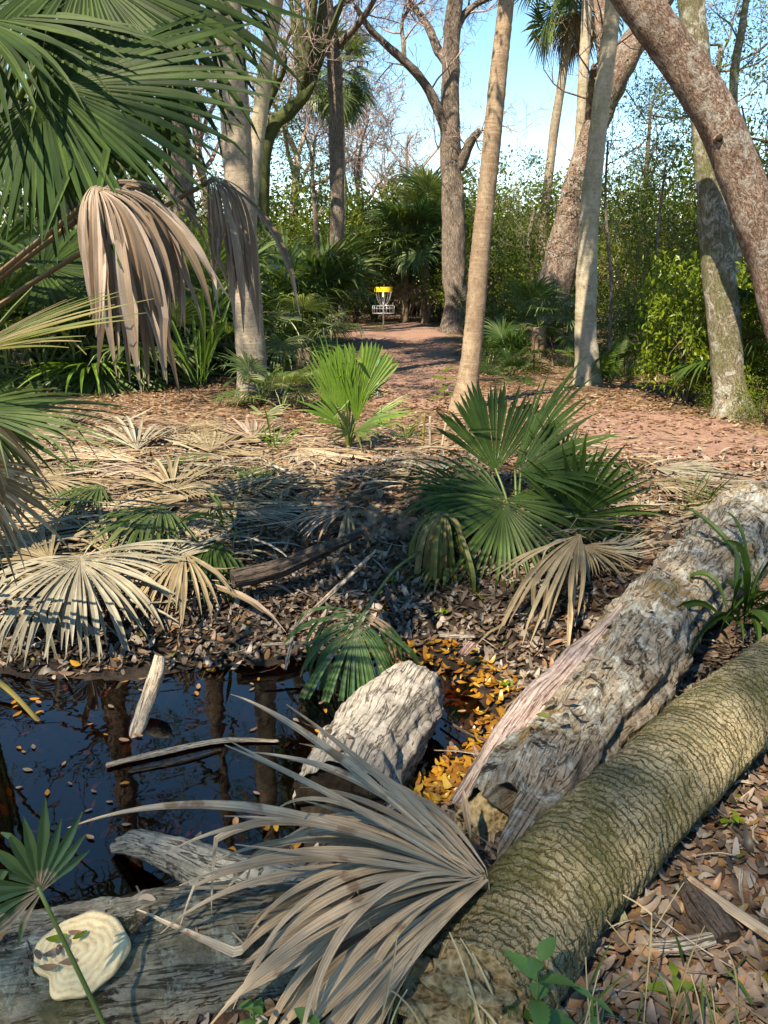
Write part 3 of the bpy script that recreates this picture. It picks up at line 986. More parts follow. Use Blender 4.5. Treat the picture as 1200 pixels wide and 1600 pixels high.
# fallen leaf meshes
def leaf_shape(seed, L=0.07, W=0.028, curl=0.5, K=7):
    r = rng_of(seed)
    s = np.linspace(0, 1, K)
    w = W * np.sin(pi * np.clip(s * 0.95 + 0.02, 0, 1) ** r.uniform(0.8, 1.3)) ** 0.65 * 0.5
    bend = curl * r.uniform(-0.5, 1.0)
    tw = r.normal(0, 0.25)
    x = (s - 0.5) * L
    z = bend * (s - 0.5) ** 2 * L * 1.6
    cupv = r.uniform(-0.2, 0.6)
    V = []
    for k in range(K):
        a = tw * (s[k] - 0.5) * 2
        for sg in (-1, 0, 1):
            V.append((x[k], sg * w[k] * cos(a), z[k] + abs(sg) * w[k] * cupv + sg * w[k] * sin(a)))
    V = np.array(V)
    i = np.arange(K * 3).reshape(K, 3)
    q = np.concatenate([np.stack([i[:-1, c], i[1:, c], i[1:, c + 1], i[:-1, c + 1]], -1).reshape(-1, 4) for c in (0, 1)])
    return V, q
LEAF_SHAPES = [leaf_shape(k, curl=1.1, K=6, W=0.022 + 0.003 * (k % 4)) for k in range(8)]
def scatter_leaves(pts, scale, seed, tilt=0.35, geo=None, mat=0, curl=1.0):
    """pts (n,3) -> one mesh of separate curled leaves"""
    r = rng_of(seed)
    geo = geo or Geo()
    n = len(pts)
    yaw = r.uniform(0, 2 * pi, n)
    sc = scale * r.uniform(0.6, 1.35, n)
    tx = r.normal(0, tilt, n)
    ty = r.normal(0, tilt, n)
    which = r.integers(0, len(LEAF_SHAPES), n)
    flip = np.where(r.random(n) < 0.5, 1.0, -1.0)
    for k, (V, q) in enumerate(LEAF_SHAPES):
        m = np.where(which == k)[0]
        if not len(m):
            continue
        X = V[None] * sc[m][:, None, None]
        X = X.copy()
        X[..., 2] *= flip[m][:, None] * curl
        x, y, z = X[..., 0], X[..., 1], X[..., 2]
        c, s_ = np.cos(yaw[m])[:, None], np.sin(yaw[m])[:, None]
        z2 = z + x * np.tan(np.clip(tx[m], -1, 1))[:, None] + y * np.tan(np.clip(ty[m], -1, 1))[:, None]
        W = np.stack([x * c - y * s_, x * s_ + y * c, z2], -1) + pts[m][:, None]
        b = (np.arange(len(m)) * len(V))[:, None, None]
        geo.add(W, (q[None] + b).reshape(-1, 4), None, None, mat)
    return geo
# ------------------------------------------------------------------ fallen logs
def log_mesh(name, spec, mat, seed, ns=56, n=150, amp=0.10, flute=0.06, jag=0.05, ring=None, flat=1.0, parent=None, origin=None, hollow=0.0, capmat=None):
    """spec: (px, py, height of the axis, radius)"""
    P = np.array([onz(a, b, z) for a, b, z, r in spec])
    R = np.array([r for *_, r in spec])
    Q, RR, s = resample(P, R, n)
    def disp(PP, ang, ss, rad):
        d = amp * rad * fnoise(PP, 2.6, seed, 3) * 0.6
        lines = np.sin(ang * 7 + 1.4 * fnoise(np.stack([ss * 1.5, ang * 0, ang * 0], -1), 1.0, seed + 1, 2)) + 0.7 * np.sin(ang * 15 + 2 + 2.0 * fnoise(np.stack([ss * 2.2, ang * 0, ang * 0], -1), 1.0, seed + 2, 2))
        d = d + flute * rad * lines * 0.4
        d = d + 0.035 * rad * fnoise(PP, 22.0, seed + 4, 3)
        if ring:
            ph = ss / ring + 0.22 * fnoise(PP, 4.0, seed + 7, 3)
            saw = ph % 1.0
            d = d + 0.0065 * (saw - 0.5) - 0.007 * (np.abs(saw - 0.02) < 0.09)
        return d
    V, q, t, uv = tube(Q, RR, ns, disp, True, s, flat)
    T, N, B = frames(Q)
    k = ns + 1
    ringv = V[:k]
    for e, (sl, tv) in enumerate(((slice(0, k), -T[0]), (slice((n - 1) * k, n * k), T[-1]))):
        jg = jag * fnoise(V[sl] * 1.0, 9.0, seed + 11 + e, 3)
        jg[-1] = jg[0]
        V[sl] += tv[None] * jg[:, None]
    if hollow:
        V[n * k] += T[0] * hollow
        V[n * k + 1] -= T[-1] * hollow
    g = Geo()
    g.add(V, q, None, uv, 0)
    g2 = Geo()
    return g.add(V, None, t, uv, 1 if capmat else 0), Q, RR
def make_log(name, label, spec, mat, seed, cat='log', capmat=None, **kw):
    base = onz(spec[0][0], spec[0][1], spec[0][2])
    th = thing(name, label, cat, base)
    g, Q, RR = log_mesh(name, spec, mat, seed, capmat=capmat, **kw)
    mats = [mat] + ([capmat] if capmat else [])
    link('trunk', g.mesh('trunk', mats, True, base), th)
    return th, Q, RR

def end_grain():
    t = NT('dark_log_end')
    ob = t.coord('Object')
    n = t.noise(ob, 30, 6, 0.75)
    return t.done(t.bsdf(t.ramp(n, [(0.3, (0.010, 0.008, 0.006)), (0.8, (0.06, 0.045, 0.032))]), 0.95, 0.1, t.bump(n, 1.0, 0.02)))
M['log_end'] = end_grain()

palm_log, PQ, PR = make_log('fallen_palm_log', 'fallen palm trunk with ringed, moss-tinged bark lying along the water\'s edge', [(745, 1560, 0.09, 0.150), (880, 1375, 0.10, 0.152), (1040, 1215, 0.12, 0.150), (1170, 1095, 0.14, 0.148), (1330, 965, 0.15, 0.146)],
                            M['palm_log'], 3, amp=0.05, flute=0.015, ring=0.031, n=420, ns=72, jag=0.03, capmat=M['crumb'])
# crumbling butt of the palm trunk
def blob(center, rad, seed, nu=40, nv=24, rough=0.25, freq=6.0):
    u = np.linspace(0, 2 * pi, nu + 1)[:-1]
    v = np.linspace(0.02, pi - 0.02, nv)
    U, Vv = np.meshgrid(u, v, indexing='ij')
    D = np.stack([np.cos(U) * np.sin(Vv), np.sin(U) * np.sin(Vv), np.cos(Vv)], -1)
    k = 1 + rough * fnoise(D * 2.0 + seed, freq / 3, seed, 4)
    P = np.asarray(center) + D * np.asarray(rad) * k[..., None]
    i = np.arange(nu * nv).reshape(nu, nv)
    j = np.roll(i, -1, 0)
    q = np.stack([i[:, :-1], i[:, 1:], j[:, 1:], j[:, :-1]], -1).reshape(-1, 4)
    return P.reshape(-1, 3), q
g = Geo()
r_ = rng_of(5)
for k in range(9):
    c = onz(700 + 90 * r_.random() - 10, 1530 + 75 * r_.random(), 0.03)
    V, q = blob(c, np.array([0.09, 0.08, 0.07]) * r_.uniform(0.7, 1.3), 40 + k, rough=0.3, freq=9)
    g.add(V, q)
V, q = blob(onz(735, 1560, 0.06), np.array([0.16, 0.16, 0.12]), 61, 60, 36, 0.3, 9)
g.add(V, q)
link('crumbling_butt', g.mesh('crumbling_butt', [M['crumb']], True, org(palm_log)), palm_log)

rot_log, RQ, RRR = make_log('rotting_log', 'big rotting grey log with pale lichen and pinkish split wood', [(800, 1300, -0.03, 0.165), (865, 1200, 0.0, 0.175), (960, 1065, 0.04, 0.185), (1060, 935, 0.08, 0.20), (1160, 835, 0.12, 0.215), (1300, 735, 0.14, 0.22)],
                            M['log_rot'], 9, amp=0.26, flute=0.14, jag=0.16, n=300, ns=84, hollow=0.05)
g, _, _ = log_mesh('split', [(742, 1238, -0.08, 0.055), (790, 1168, 0.02, 0.075), (846, 1096, 0.09, 0.075), (905, 1028, 0.16, 0.06), (958, 965, 0.22, 0.02)], M['log_pink'], 12, ns=28, n=120, amp=0.4, flute=0.35, jag=0.08, flat=0.7)
link('split_wood', g.mesh('split_wood', [M['log_pink']], True, org(rot_log)), rot_log)
g, _, _ = log_mesh('crumb', [(745, 1285, -0.06, 0.075), (790, 1240, -0.02, 0.105), (830, 1190, 0.0, 0.085)], M['crumb'], 15, ns=30, n=60, amp=0.6, flute=0.2, jag=0.1)
link('rotten_heart', g.mesh('rotten_heart', [M['crumb']], True, org(rot_log)), rot_log)

sawn, SQ, SR = make_log('short_log', 'short thick weathered log lying half in the pond, its far end sunlit', [(531, 1268, -0.235, 0.205), (562, 1200, -0.22, 0.198), (600, 1140, -0.20, 0.182), (632, 1095, -0.185, 0.165), (644, 1079, -0.18, 0.14)],
                        M['log_sawn'], 21, amp=0.17, flute=0.10, jag=0.05, n=160, ns=72, capmat=M['log_end'], hollow=0.06)
fung_log, FQ, FR = make_log('mossy_log', 'lichen-covered grey log carrying the cream shelf fungus', [(-240, 1610, 0.0, 0.165), (60, 1545, 0.0, 0.162), (250, 1510, 0.0, 0.158), (420, 1490, -0.01, 0.15), (560, 1475, -0.02, 0.14)],
                            M['log_fungus'], 27, amp=0.2, flute=0.12, jag=0.05, n=200, ns=64)
drift, DQ, DR = make_log('driftwood_branch', 'pale hooked driftwood branch arching over the water beyond the mossy log', [(180, 1325, -0.32, 0.018), (215, 1318, -0.25, 0.048), (270, 1335, -0.22, 0.062), (340, 1365, -0.24, 0.085), (440, 1400, -0.22, 0.09), (520, 1420, -0.2, 0.08)],
                         M['log_drift'], 33, amp=0.3, flute=0.15, jag=0.03, n=120, ns=40)
bank_log, _, _ = make_log('rotten_stump_log', 'dark rotten log end sticking out of the bank under the palmettos', [(598, 735, 0.16, 0.11), (640, 742, 0.17, 0.12), (700, 756, 0.16, 0.12)], M['log_rot'], 36, amp=0.3, flute=0.2, jag=0.06, n=60, ns=36, capmat=M['log_end'])
root_log, _, _ = make_log('sunken_root', 'dark root running along the foot of the hollow bank', [(360, 905, -0.02, 0.05), (430, 890, 0.0, 0.055), (500, 860, 0.04, 0.045), (560, 835, 0.08, 0.03)], M['stick_dark'], 37, amp=0.3, flute=0.2, jag=0.03, n=60, ns=24, cat='root')

def stick(name, label, spec, mat, seed, ns=14, n=40, flat=1.0, cat='stick', amp=0.2):
    g, Q, R = log_mesh(name, spec, mat, seed, ns=ns, n=n, amp=amp, flute=0.1, jag=0.012, flat=flat)
    o = onz(spec[0][0], spec[0][1], spec[0][2])
    return tag(link(name, g.mesh(name, [mat], True, o), None, o), label, cat)
stick('dead_branch', 'pale barkless branch leaning out of the pond against the far bank', [(203, 1182, -0.40, 0.034), (225, 1110, -0.30, 0.036), (243, 1060, -0.20, 0.038), (250, 1028, -0.13, 0.026)], M['stick'], 51)
stick('floating_stalk', 'long flat tan stalk floating on the pond', [(165, 1196, WL + 0.012, 0.018), (250, 1176, WL + 0.012, 0.02), (350, 1157, WL + 0.012, 0.016), (438, 1158, WL + 0.008, 0.008)], M['stick'], 52, flat=0.55)
stick('floating_twig', 'thinner dark stalk floating just below the long tan stalk', [(200, 1206, WL + 0.004, 0.010), (290, 1188, WL + 0.004, 0.012), (345, 1172, WL + 0.004, 0.008)], M['stick_dark'], 53, flat=0.6)
stick('yellow_stalk', 'yellow palm stalk dipping into the dark pond at the picture edge', [(-60, 1030, -0.22, 0.018), (10, 1075, -0.29, 0.017), (75, 1143, WL - 0.02, 0.012)], M['frond_yellow'], 54, flat=0.5, cat='stalk')
stick('pink_stick', 'flat pinkish stick wedged between the rotting log and the palm trunk', [(812, 1405, -0.02, 0.021), (838, 1350, 0.0, 0.021), (868, 1297, 0.02, 0.016)], M['stick_pink'], 55, flat=0.45)
stick('dark_branch', 'dark slender branch lying between the rotting log and the palm trunk', [(880, 1290, 0.0, 0.022), (915, 1240, 0.02, 0.024), (950, 1198, 0.03, 0.018)], M['stick_dark'], 56)
stick('leaning_stalk', 'long brown stalk leaning up the bank below the palmettos', [(455, 985, -0.15, 0.012), (520, 925, -0.02, 0.012), (590, 858, 0.12, 0.010)], M['stick'], 57)
stick('pale_splinter', 'pale narrow splinter standing up at the leafy shore', [(446, 1045, -0.28, 0.008), (456, 1000, -0.16, 0.009), (463, 968, -0.08, 0.004)], M['stick'], 58)
stick('bark_strip', 'tan stick lying across wet leaves at the far shore', [(412, 1007, -0.2, 0.014), (460, 1005, -0.2, 0.014), (508, 1004, -0.19, 0.012)], M['stick'], 59, flat=0.6)
stick('bark_chip', 'broad brown bark chip lying below the yellowing palm leaf', [(686, 992, -0.16, 0.022), (712, 994, -0.16, 0.026), (742, 994, -0.16, 0.02)], M['stick'], 60, flat=0.35)
stick('bark_chip', 'reddish bark chip tilted over wet leaves beside the sunlit log', [(722, 1022, -0.2, 0.022), (738, 1005, -0.18, 0.024)], M['stick_pink'], 61, flat=0.35)
stick('orange_stick', 'reddish stick standing in the orange leaf shallows', [(738, 1160, -0.33, 0.013), (748, 1183, -0.30, 0.015), (760, 1203, -0.27, 0.011)], M['stick_pink'], 62, flat=0.5)
stick('thin_twig', 'thin dark twig crossing the orange leaf shallows', [(690, 1122, -0.31, 0.005), (730, 1145, -0.30, 0.006), (772, 1162, -0.28, 0.004)], M['stick_dark'], 63)
stick('split_stick', 'short grey-brown split stick on the leaf litter beside the palm trunk', [(1012, 1480, 0.03, 0.020), (1060, 1478, 0.035, 0.024), (1112, 1466, 0.035, 0.018)], M['stick'], 64, flat=0.5)
stick('bark_slab', 'dark curved slab of bark half buried in leaf litter', [(1078, 1385, 0.02, 0.035), (1105, 1425, 0.03, 0.05), (1135, 1465, 0.03, 0.04)], M['stick_dark'], 65, flat=0.45, cat='bark')
stick('dry_stalk', 'long pale dry stalk lying over litter beside the palm trunk', [(1072, 1370, 0.03, 0.014), (1135, 1415, 0.05, 0.018), (1230, 1480, 0.06, 0.02)], M['dead_silver'], 66, flat=0.35, cat='stalk')
stick('stub_stake', 'short dark stub standing behind the palmetto clump', [(731, 672, 0.08, 0.022), (733, 640, 0.28, 0.018)], M['stick_dark'], 67)
for k, (a, b, c, d, lab) in enumerate([(672, 700, 672, 650, 'thin brown dead stalk standing beside the palmetto clump'), (660, 700, 664, 645, 'yellow-green dead stalk standing next to the thin brown one'), (690, 700, 697, 660, 'pale dead stalk standing against the palmetto fan')]):
    p = ground(a, b)
    q_ = at(c, d, p[1])
    g = stalk_geo(p, q_, 0.016, 0.012, 0, mat=0)
    tag(link('dead_stalk', g.mesh('dead_stalk', [[M['stick'], M['frond_yellow'], M['dead_silver']][k]], True, p), None, p), lab, 'stalk', 'dead stalks by the palmettos')

# shelf fungus on the mossy log
cf = onz(124, 1488, 0.165)
fung = thing('shelf_fungus', 'large cream shelf fungus with wavy rim holding a few leaves', 'fungus', cf)
NA, NR = 72, 16
an = np.linspace(0, 2 * pi, NA + 1)[:-1]
rim = 0.098 * (1 + 0.06 * np.sin(2 * an + 0.6) + 0.035 * np.sin(5 * an + 1) + 0.02 * np.sin(9 * an) - 0.30 * np.exp(-((an - 3.9) / 0.33) ** 2) + 0.08 * np.exp(-((an - 4.5) / 0.3) ** 2))
att = np.array([-0.012, -0.010])
def conk_ring(f):
    x = att[0] * (1 - f) + rim * np.cos(an) * f * 1.06
    y = att[1] * (1 - f) + rim * np.sin(an) * f * 0.96
    return x, y
rows, uvs = [], []
for k in range(NR + 1):
    f = k / NR
    x, y = conk_ring(f)
    z = 0.012 * (1 - f * f) + 0.0012 * np.sin(f * 26) * f + 0.004 * np.sin(an * 4 + 1) * f * f + 0.003 * np.sin(an * 7) * f ** 3 - 0.012 * max(0, f - 0.9) * 10 * (f - 0.9) * 10 * 0.4
    rows.append(np.stack([x, y, z + 0 * x], -1))
    uvs.append(np.stack([np.full(NA, f), an / 6.3], -1))
for f, z in ((1.0, -0.014), (0.93, -0.026), (0.6, -0.04), (0.2, -0.055), (0.0, -0.055)):
    x, y = conk_ring(f)
    rows.append(np.stack([x, y, z + 0 * x], -1))
    uvs.append(np.stack([np.full(NA, f), an / 6.3], -1))
RW = np.stack(rows)
tl = radians(24)
RW = np.stack([RW[..., 0], RW[..., 1] * cos(tl) - RW[..., 2] * sin(tl), RW[..., 1] * sin(tl) + RW[..., 2] * cos(tl)], -1)
i = np.arange(RW.shape[0] * NA).reshape(-1, NA)
j = np.roll(i, -1, 1)
q = np.stack([i[:-1], i[1:], j[1:], j[:-1]], -1).reshape(-1, 4)[:, ::-1]
link('cap', mesh_np('cap', RW.reshape(-1, 3), q, uv=np.stack(uvs).reshape(-1, 2), mats=[M['conk']]), fung)
for k, (a, b, sc, yaw, m, lab) in enumerate([(88, 1466, 1.0, 0.4, 'leaf_lime', 'yellow-green leaf lying on the shelf fungus'), (124, 1462, 0.8, 0.9, 'leaf_lime', 'small green leaf on the fungus rim'), (102, 1475, 0.7, 1.5, 'litter_red', 'upright reddish leaf in the middle of the fungus'),
                                          (92, 1484, 0.8, 1.9, 'litter', 'brown leaf beside the reddish one on the fungus'), (78, 1490, 0.85, 0.7, 'litter', 'brown leaf at the back of the fungus notch'), (106, 1502, 0.9, 0.3, 'litter_red', 'long reddish leaf lying flat on the fungus'),
                                          (60, 1492, 0.9, 2.2, 'litter', 'curled leaf where fungus meets the mossy log'), (42, 1505, 0.9, 2.6, 'litter', 'dark leaf on the log beside the fungus'), (76, 1512, 0.9, 0.1, 'litter_red', 'thin brown leaf at the lower fungus edge'), (118, 1457, 0.7, 0.1, 'litter_red', 'red-brown leaf resting on the green fungus leaf')]):
    V, q = leaf_shape(200 + k, 0.046, 0.018, 0.9)
    me = mesh_np('fallen_leaf', V, q, mats=[M[m]])
    nt = np.array([0, -sin(tl), cos(tl)]); rd = ray(a, b); p = CAM + rd * (((cf + nt * 0.022 - CAM) @ nt) / (rd @ nt))
    o = tag(link('fallen_leaf', me, None, p), lab, 'leaf', 'leaves on the shelf fungus')
    o.rotation_euler = (radians(20), 0.1, yaw)
    o.scale = (sc, sc, sc)

# ------------------------------------------------------------------ big trees and palm trunks
def palm_tree(name, label, spec, mat, seed, Y=None, ring=0.09, flare=0.0, crown=True, topgrow=4.0, cat='palm tree', crown_scale=1.6, nfr=26, up=None, rough=0.05):
    p0 = ground(spec[0][0], spec[0][1])
    if Y is not None:
        p0 = at(spec[0][0], spec[0][1], Y)
        p0[2] = H(p0[0], p0[1])
    th = thing(name, label, cat, p0)
    g, Q, R, Y = trunk_geo(spec, Y, 24, seed, rough, ring, flare=flare, n=170, up=[(topgrow, metres(spec[-1][2], at(spec[-1][0], spec[-1][1], p0[1])) / 2 * 0.95)] if topgrow else None)
    link('trunk', g.mesh('trunk', [mat], True, p0), th)
    if crown:
        dress(th, Q[-1] - p0, nfr, seed + 50, (85, 70, 55, 35, 15, -10, -35), crown_scale, 0.85, 0.72, dead=5)
    return th, Q, R, Y
palm_tree('cabbage_palm', 'stout grey-brown palm trunk beside the hanging dead fronds', [(396, 622, 52), (394, 590, 47), (388, 500, 46), (374, 300, 45), (364, 120, 44), (354, 0, 43), (345, -200, 42)], M['palm'], 101, flare=0.12)
palm_tree('leaning_palm', 'slender ringed palm trunk leaning over the path, stained brown at its foot', [(727, 642, 44), (731, 600, 34), (738, 540, 31), (748, 420, 30), (760, 300, 29), (772, 180, 28), (785, 60, 27), (798, -60, 26)], M['palm_brown'], 102, flare=0.25)
palm_tree('pale_palm', 'straight pale palm trunk growing out of a mossy mound by the path', [(918, 600, 42), (917, 560, 36), (915, 500, 34), (920, 350, 30), (935, 200, 27), (950, 80, 26), (961, -20, 25)], M['palm_pale'], 103, flare=0.15)
palm_tree('slim_palm', 'slim lichen-pale palm trunk rising behind the stout palm', [(378, 560, 26), (385, 450, 25), (390, 330, 25), (400, 230, 24), (415, 110, 23), (432, 0, 22), (440, -60, 22)], M['palm_pale'], 104, Y=15.5, topgrow=3)
palm_tree('thin_palm', 'thin curved palm trunk against open blue sky, crown at the top edge', [(838, 500, 15), (846, 420, 14), (852, 330, 14), (865, 210, 14), (882, 100, 14), (897, 0, 14)], M['palm'], 105, Y=24, topgrow=0.5, crown_scale=1.35)
palm_tree('thin_palm', 'thin straight palm trunk just behind the pale palm', [(872, 500, 17), (892, 380, 17), (903, 260, 17), (911, 130, 16), (918, 0, 16)], M['palm_pale'], 106, Y=22, topgrow=3)

def tree(name, label, spec, mat, seed, Y=None, limbs=(), cat='tree', flare=0.3, twig=None, rough=0.09, up=None, foliage=None, canopy=None):
    p0 = ground(spec[0][0], spec[0][1])
    if Y is not None:
        p0 = at(spec[0][0], spec[0][1], Y)
        p0[2] = H(p0[0], p0[1])
    th = thing(name, label, cat, p0)
    g, Q, R, Y = trunk_geo(spec, p0[1], 28, seed, rough, None, flare=flare, n=110, up=up)
    link('trunk', g.mesh('trunk', [mat], True, p0), th)
    starts = []
    for k, lb in enumerate(limbs):
        dy = (-1.2, 1.0, 0.4, -0.5, 0.8)[k % 5]
        g, LQ, LR = limb_geo(lb, Y, seed=seed + k, dY=dy)
        link('limb', g.mesh('limb', [mat], True, p0), th)
        for f in np.linspace(0.35, 1.0, 5):
            i = int(f * (len(LQ) - 1))
            starts.append((LQ[i], unit(LQ[min(i + 1, len(LQ) - 1)] - LQ[i - 1]) + rng_of(seed * 7 + i).normal(0, 0.7, 3)))
    if canopy:
        n_, rx, rz, dz, mt = canopy
        top = Q[-1] + np.array([0, 0, dz])
        cc = clump_centres(n_, (rx, rx, rz), seed + 5, 0.3) + top
        cr = leaf_cloud(cc, 42, 0.55, 0.10, seed + 6)
        link('crown', cr.mesh('crown', [M[mt]], False, p0), th)
        gl_ = Geo()
        for i in range(0, n_, 5):
            LQ, LR, s = resample([Q[-1 - (i % 12)], (Q[-1] + cc[i]) / 2 + np.array([0, 0, 0.4]), cc[i]], [0.09, 0.05, 0.012], 10)
            V, q, t, uv = tube(LQ, LR, 5)
            gl_.add(V, q, t, uv)
        link('high_limbs', gl_.mesh('high_limbs', [mat], True, p0), th)
    if twig:
        for f in np.linspace(twig.get('from', 0.6), 1.0, twig.get('n', 6)):
            i = int(f * (len(Q) - 1))
            starts.append((Q[i], unit(Q[i] - Q[i - 1]) * 0.6 + rng_of(seed * 9 + i).normal(0, 0.8, 3)))
        tips = []
        g = twigs(starts, seed, twig.get('levels', 3), twig.get('length', 1.6), twig.get('rad', 0.035), twig.get('kids', 4), tips=tips)
        link('twigs', g.mesh('twigs', [twig.get('mat', mat)], True, p0), th)['kind'] = 'stuff'
        if foliage and tips:
            g = leaf_cloud(np.array(tips), foliage.get('per', 6), foliage.get('rad', 0.3), foliage.get('size', 0.07), seed)
            link('crown', g.mesh('crown', [M[foliage['mat']]], False, p0), th)
    return th, Q, R, Y
tree('forked_oak', 'tall grey forked oak beyond the path with a broken side stub', [(712, 520, 46), (712, 470, 38), (710, 400, 36), (706, 300, 35), (704, 210, 31), (703, 120, 27), (708, 40, 26), (716, -40, 24)], M['oak'], 201,
     limbs=[[(703, 218, 20), (690, 185, 17), (672, 145, 15), (645, 108, 14), (610, 76, 12), (578, 45, 10), (555, 8, 8)],
            [(702, 100, 18), (684, 78, 14), (672, 48, 12), (655, 22, 11), (634, -4, 9)],
            [(712, 45, 15), (724, 25, 12), (742, 8, 9), (768, -4, 8)],
            [(716, 262, 22), (727, 240, 17), (736, 220, 15), (750, 204, 9)],
            [(632, 94, 8), (630, 64, 7), (628, 36, 6), (641, 10, 5)]],
     twig={'levels': 3, 'length': 1.3, 'rad': 0.028, 'kids': 4, 'n': 3, 'mat': M['twig'], 'from': 0.8}, up=[(2.5, 0.2)], canopy=(60, 4.0, 2.2, 1.5, 'leaf_olive'))
tree('tall_oak', 'tall slightly curved brown oak trunk at the path\'s far side', [(524, 520, 28), (526, 470, 21), (526, 400, 20), (527, 300, 22), (526, 200, 24), (524, 120, 25), (516, 50, 23), (506, -30, 22)], M['oak'], 202,
     limbs=[[(526, 72, 14), (545, 55, 10), (562, 35, 9), (580, 8, 8), (592, -15, 7)], [(512, 30, 10), (530, 10, 9), (560, -10, 7)]],
     twig={'levels': 3, 'length': 1.2, 'rad': 0.025, 'kids': 3, 'n': 2, 'mat': M['twig'], 'from': 0.9}, up=[(2.5, 0.2)], canopy=(70, 4.5, 2.4, 1.8, 'leaf_olive'))
tree('crooked_oak', 'dark crooked oak with a mossy bent limb behind the slim palm', [(404, 520, 26), (406, 400, 25), (408, 300, 25), (413, 235, 24), (428, 195, 23), (455, 172, 20), (478, 145, 17), (492, 120, 11)], M['oak_mossy'], 203, Y=22,
     limbs=[[(412, 225, 14), (408, 195, 12), (425, 150, 10), (440, 118, 9), (446, 90, 8)], [(418, 160, 7), (440, 80, 7), (458, 40, 6), (470, -10, 6)], [(478, 140, 8), (475, 122, 7), (472, 110, 5)]],
     twig={'levels': 3, 'length': 1.3, 'rad': 0.022, 'kids': 4, 'n': 2, 'mat': M['twig'], 'from': 0.9}, canopy=(60, 4.0, 1.6, 6.5, 'leaf_olive'))
tree('leaning_oak', 'big reddish oak leaning in from the picture edge with a knothole', [(1275, 705, 100), (1262, 650, 74), (1232, 520, 66), (1200, 405, 64), (1160, 290, 64), (1118, 185, 65), (1058, 90, 62), (1000, 8, 60), (950, -60, 56)], M['oak_red'], 204, Y=8.2, up=[(2.0, 0.16)], rough=0.06, canopy=(14, 2.6, 1.2, 1.4, 'leaf_mid'))
lo_ = [o for o in C.objects if o.name == 'leaning_oak'][0]
kp = at(1124, 216, 8.2)
kd = unit(CAM - kp)
kc = kp + kd * (metres(64, kp) / 2 - 0.01)
Qk, Rk_, s = resample([kc - kd * 0.06, kc, kc + kd * 0.02], [0.045, 0.055, 0.035], 10)
V, q, t, uv = tube(Qk, Rk_, 18, lambda P, a, ss, rad: 0.12 * rad * np.sin(a * 3 + 1), cap=False)
kn = link('knothole', Geo().add(V, q, None, uv).mesh('knothole', [M['oak_red']], True, org(lo_)), lo_)
V, q = blob(kc + kd * 0.004, (0.034, 0.034, 0.034), 8, 18, 10, 0.1)
link('hollow', Geo().add(V, q).mesh('hollow', [M['log_end']], True, org(lo_)), kn)  # dark ball stands in for the shade inside the knothole
tree('lichen_tree', 'upright greyish trunk with white lichen patches behind the leaning oak', [(1148, 650, 58), (1140, 600, 46), (1130, 500, 45), (1118, 380, 47), (1110, 280, 44), (1102, 200, 40), (1088, 70, 39), (1076, -20, 38)], M['oak_lichen'], 205, up=[(2.5, 0.13)], rough=0.07, canopy=(14, 2.4, 1.2, 1.2, 'leaf_mid'))
tree('mossy_oak', 'reddish oak with vine-covered foot slanting behind the pale palm', [(858, 500, 62), (868, 440, 52), (884, 370, 46), (905, 275, 42), (932, 190, 40), (960, 120, 44), (1000, 52, 40), (1045, -20, 36)], M['oak_red'], 206, Y=19,
     limbs=[[(925, 190, 22), (926, 150, 20), (927, 122, 16), (928, 104, 10)], [(945, 150, 26), (944, 70, 22), (938, 20, 20), (932, -30, 18)]], up=[(2.5, 0.3)], twig={'levels': 2, 'length': 1.2, 'rad': 0.025, 'kids': 3, 'n': 2, 'from': 0.95}, canopy=(22, 3.5, 2.0, 2.0, 'leaf_olive'))
tree('thin_tree', 'thin pale leafy tree between the lichen trunk and the picture edge', [(1150, 560, 16), (1150, 330, 15), (1146, 140, 14), (1160, 40, 12), (1172, -40, 10)], M['oak_lichen'], 207, Y=16,
     twig={'levels': 2, 'length': 1.7, 'rad': 0.02, 'kids': 4, 'n': 9, 'from': 0.35}, foliage={'per': 7, 'rad': 0.35, 'size': 0.085, 'mat': 'leaf_lime'})
tree('thin_tree', 'slender grey-stemmed sapling between the pale palm and the lichen trunk', [(952, 590, 7), (953, 520, 6), (955, 440, 6), (950, 380, 5), (946, 300, 4), (950, 220, 3)], M['oak'], 208, Y=14.5, flare=0,
     twig={'levels': 2, 'length': 0.9, 'rad': 0.008, 'kids': 4, 'n': 10, 'from': 0.4}, foliage={'per': 8, 'rad': 0.22, 'size': 0.05, 'mat': 'leaf_blue'})
tree('thin_tree', 'second slender sapling with fine leaves close to the lichen trunk', [(1035, 590, 6), (1030, 520, 6), (1025, 420, 5), (1030, 340, 4), (1040, 260, 3)], M['oak'], 209, Y=15.5, flare=0,
     twig={'levels': 2, 'length': 0.9, 'rad': 0.008, 'kids': 4, 'n': 10, 'from': 0.35}, foliage={'per': 8, 'rad': 0.24, 'size': 0.055, 'mat': 'leaf_blue'})
tree('leafy_branch_tree', 'small blue-green leafed tree behind the thin curved palm', [(838, 520, 8), (832, 440, 7), (826, 380, 6), (835, 330, 5)], M['oak'], 210, Y=23, flare=0,
     twig={'levels': 3, 'length': 1.4, 'rad': 0.014, 'kids': 4, 'n': 5, 'from': 0.6}, foliage={'per': 5, 'rad': 0.3, 'size': 0.085, 'mat': 'leaf_blue'})
tree('evergreen_tree', 'small dark glossy evergreen in front of the tall oak', [(498, 505, 9), (497, 420, 8), (492, 330, 7), (488, 270, 6), (484, 225, 4)], M['oak'], 211, Y=27, flare=0,
     twig={'levels': 2, 'length': 1.6, 'rad': 0.018, 'kids': 4, 'n': 8, 'from': 0.62}, foliage={'per': 13, 'rad': 0.30, 'size': 0.11, 'mat': 'leaf_dark'})
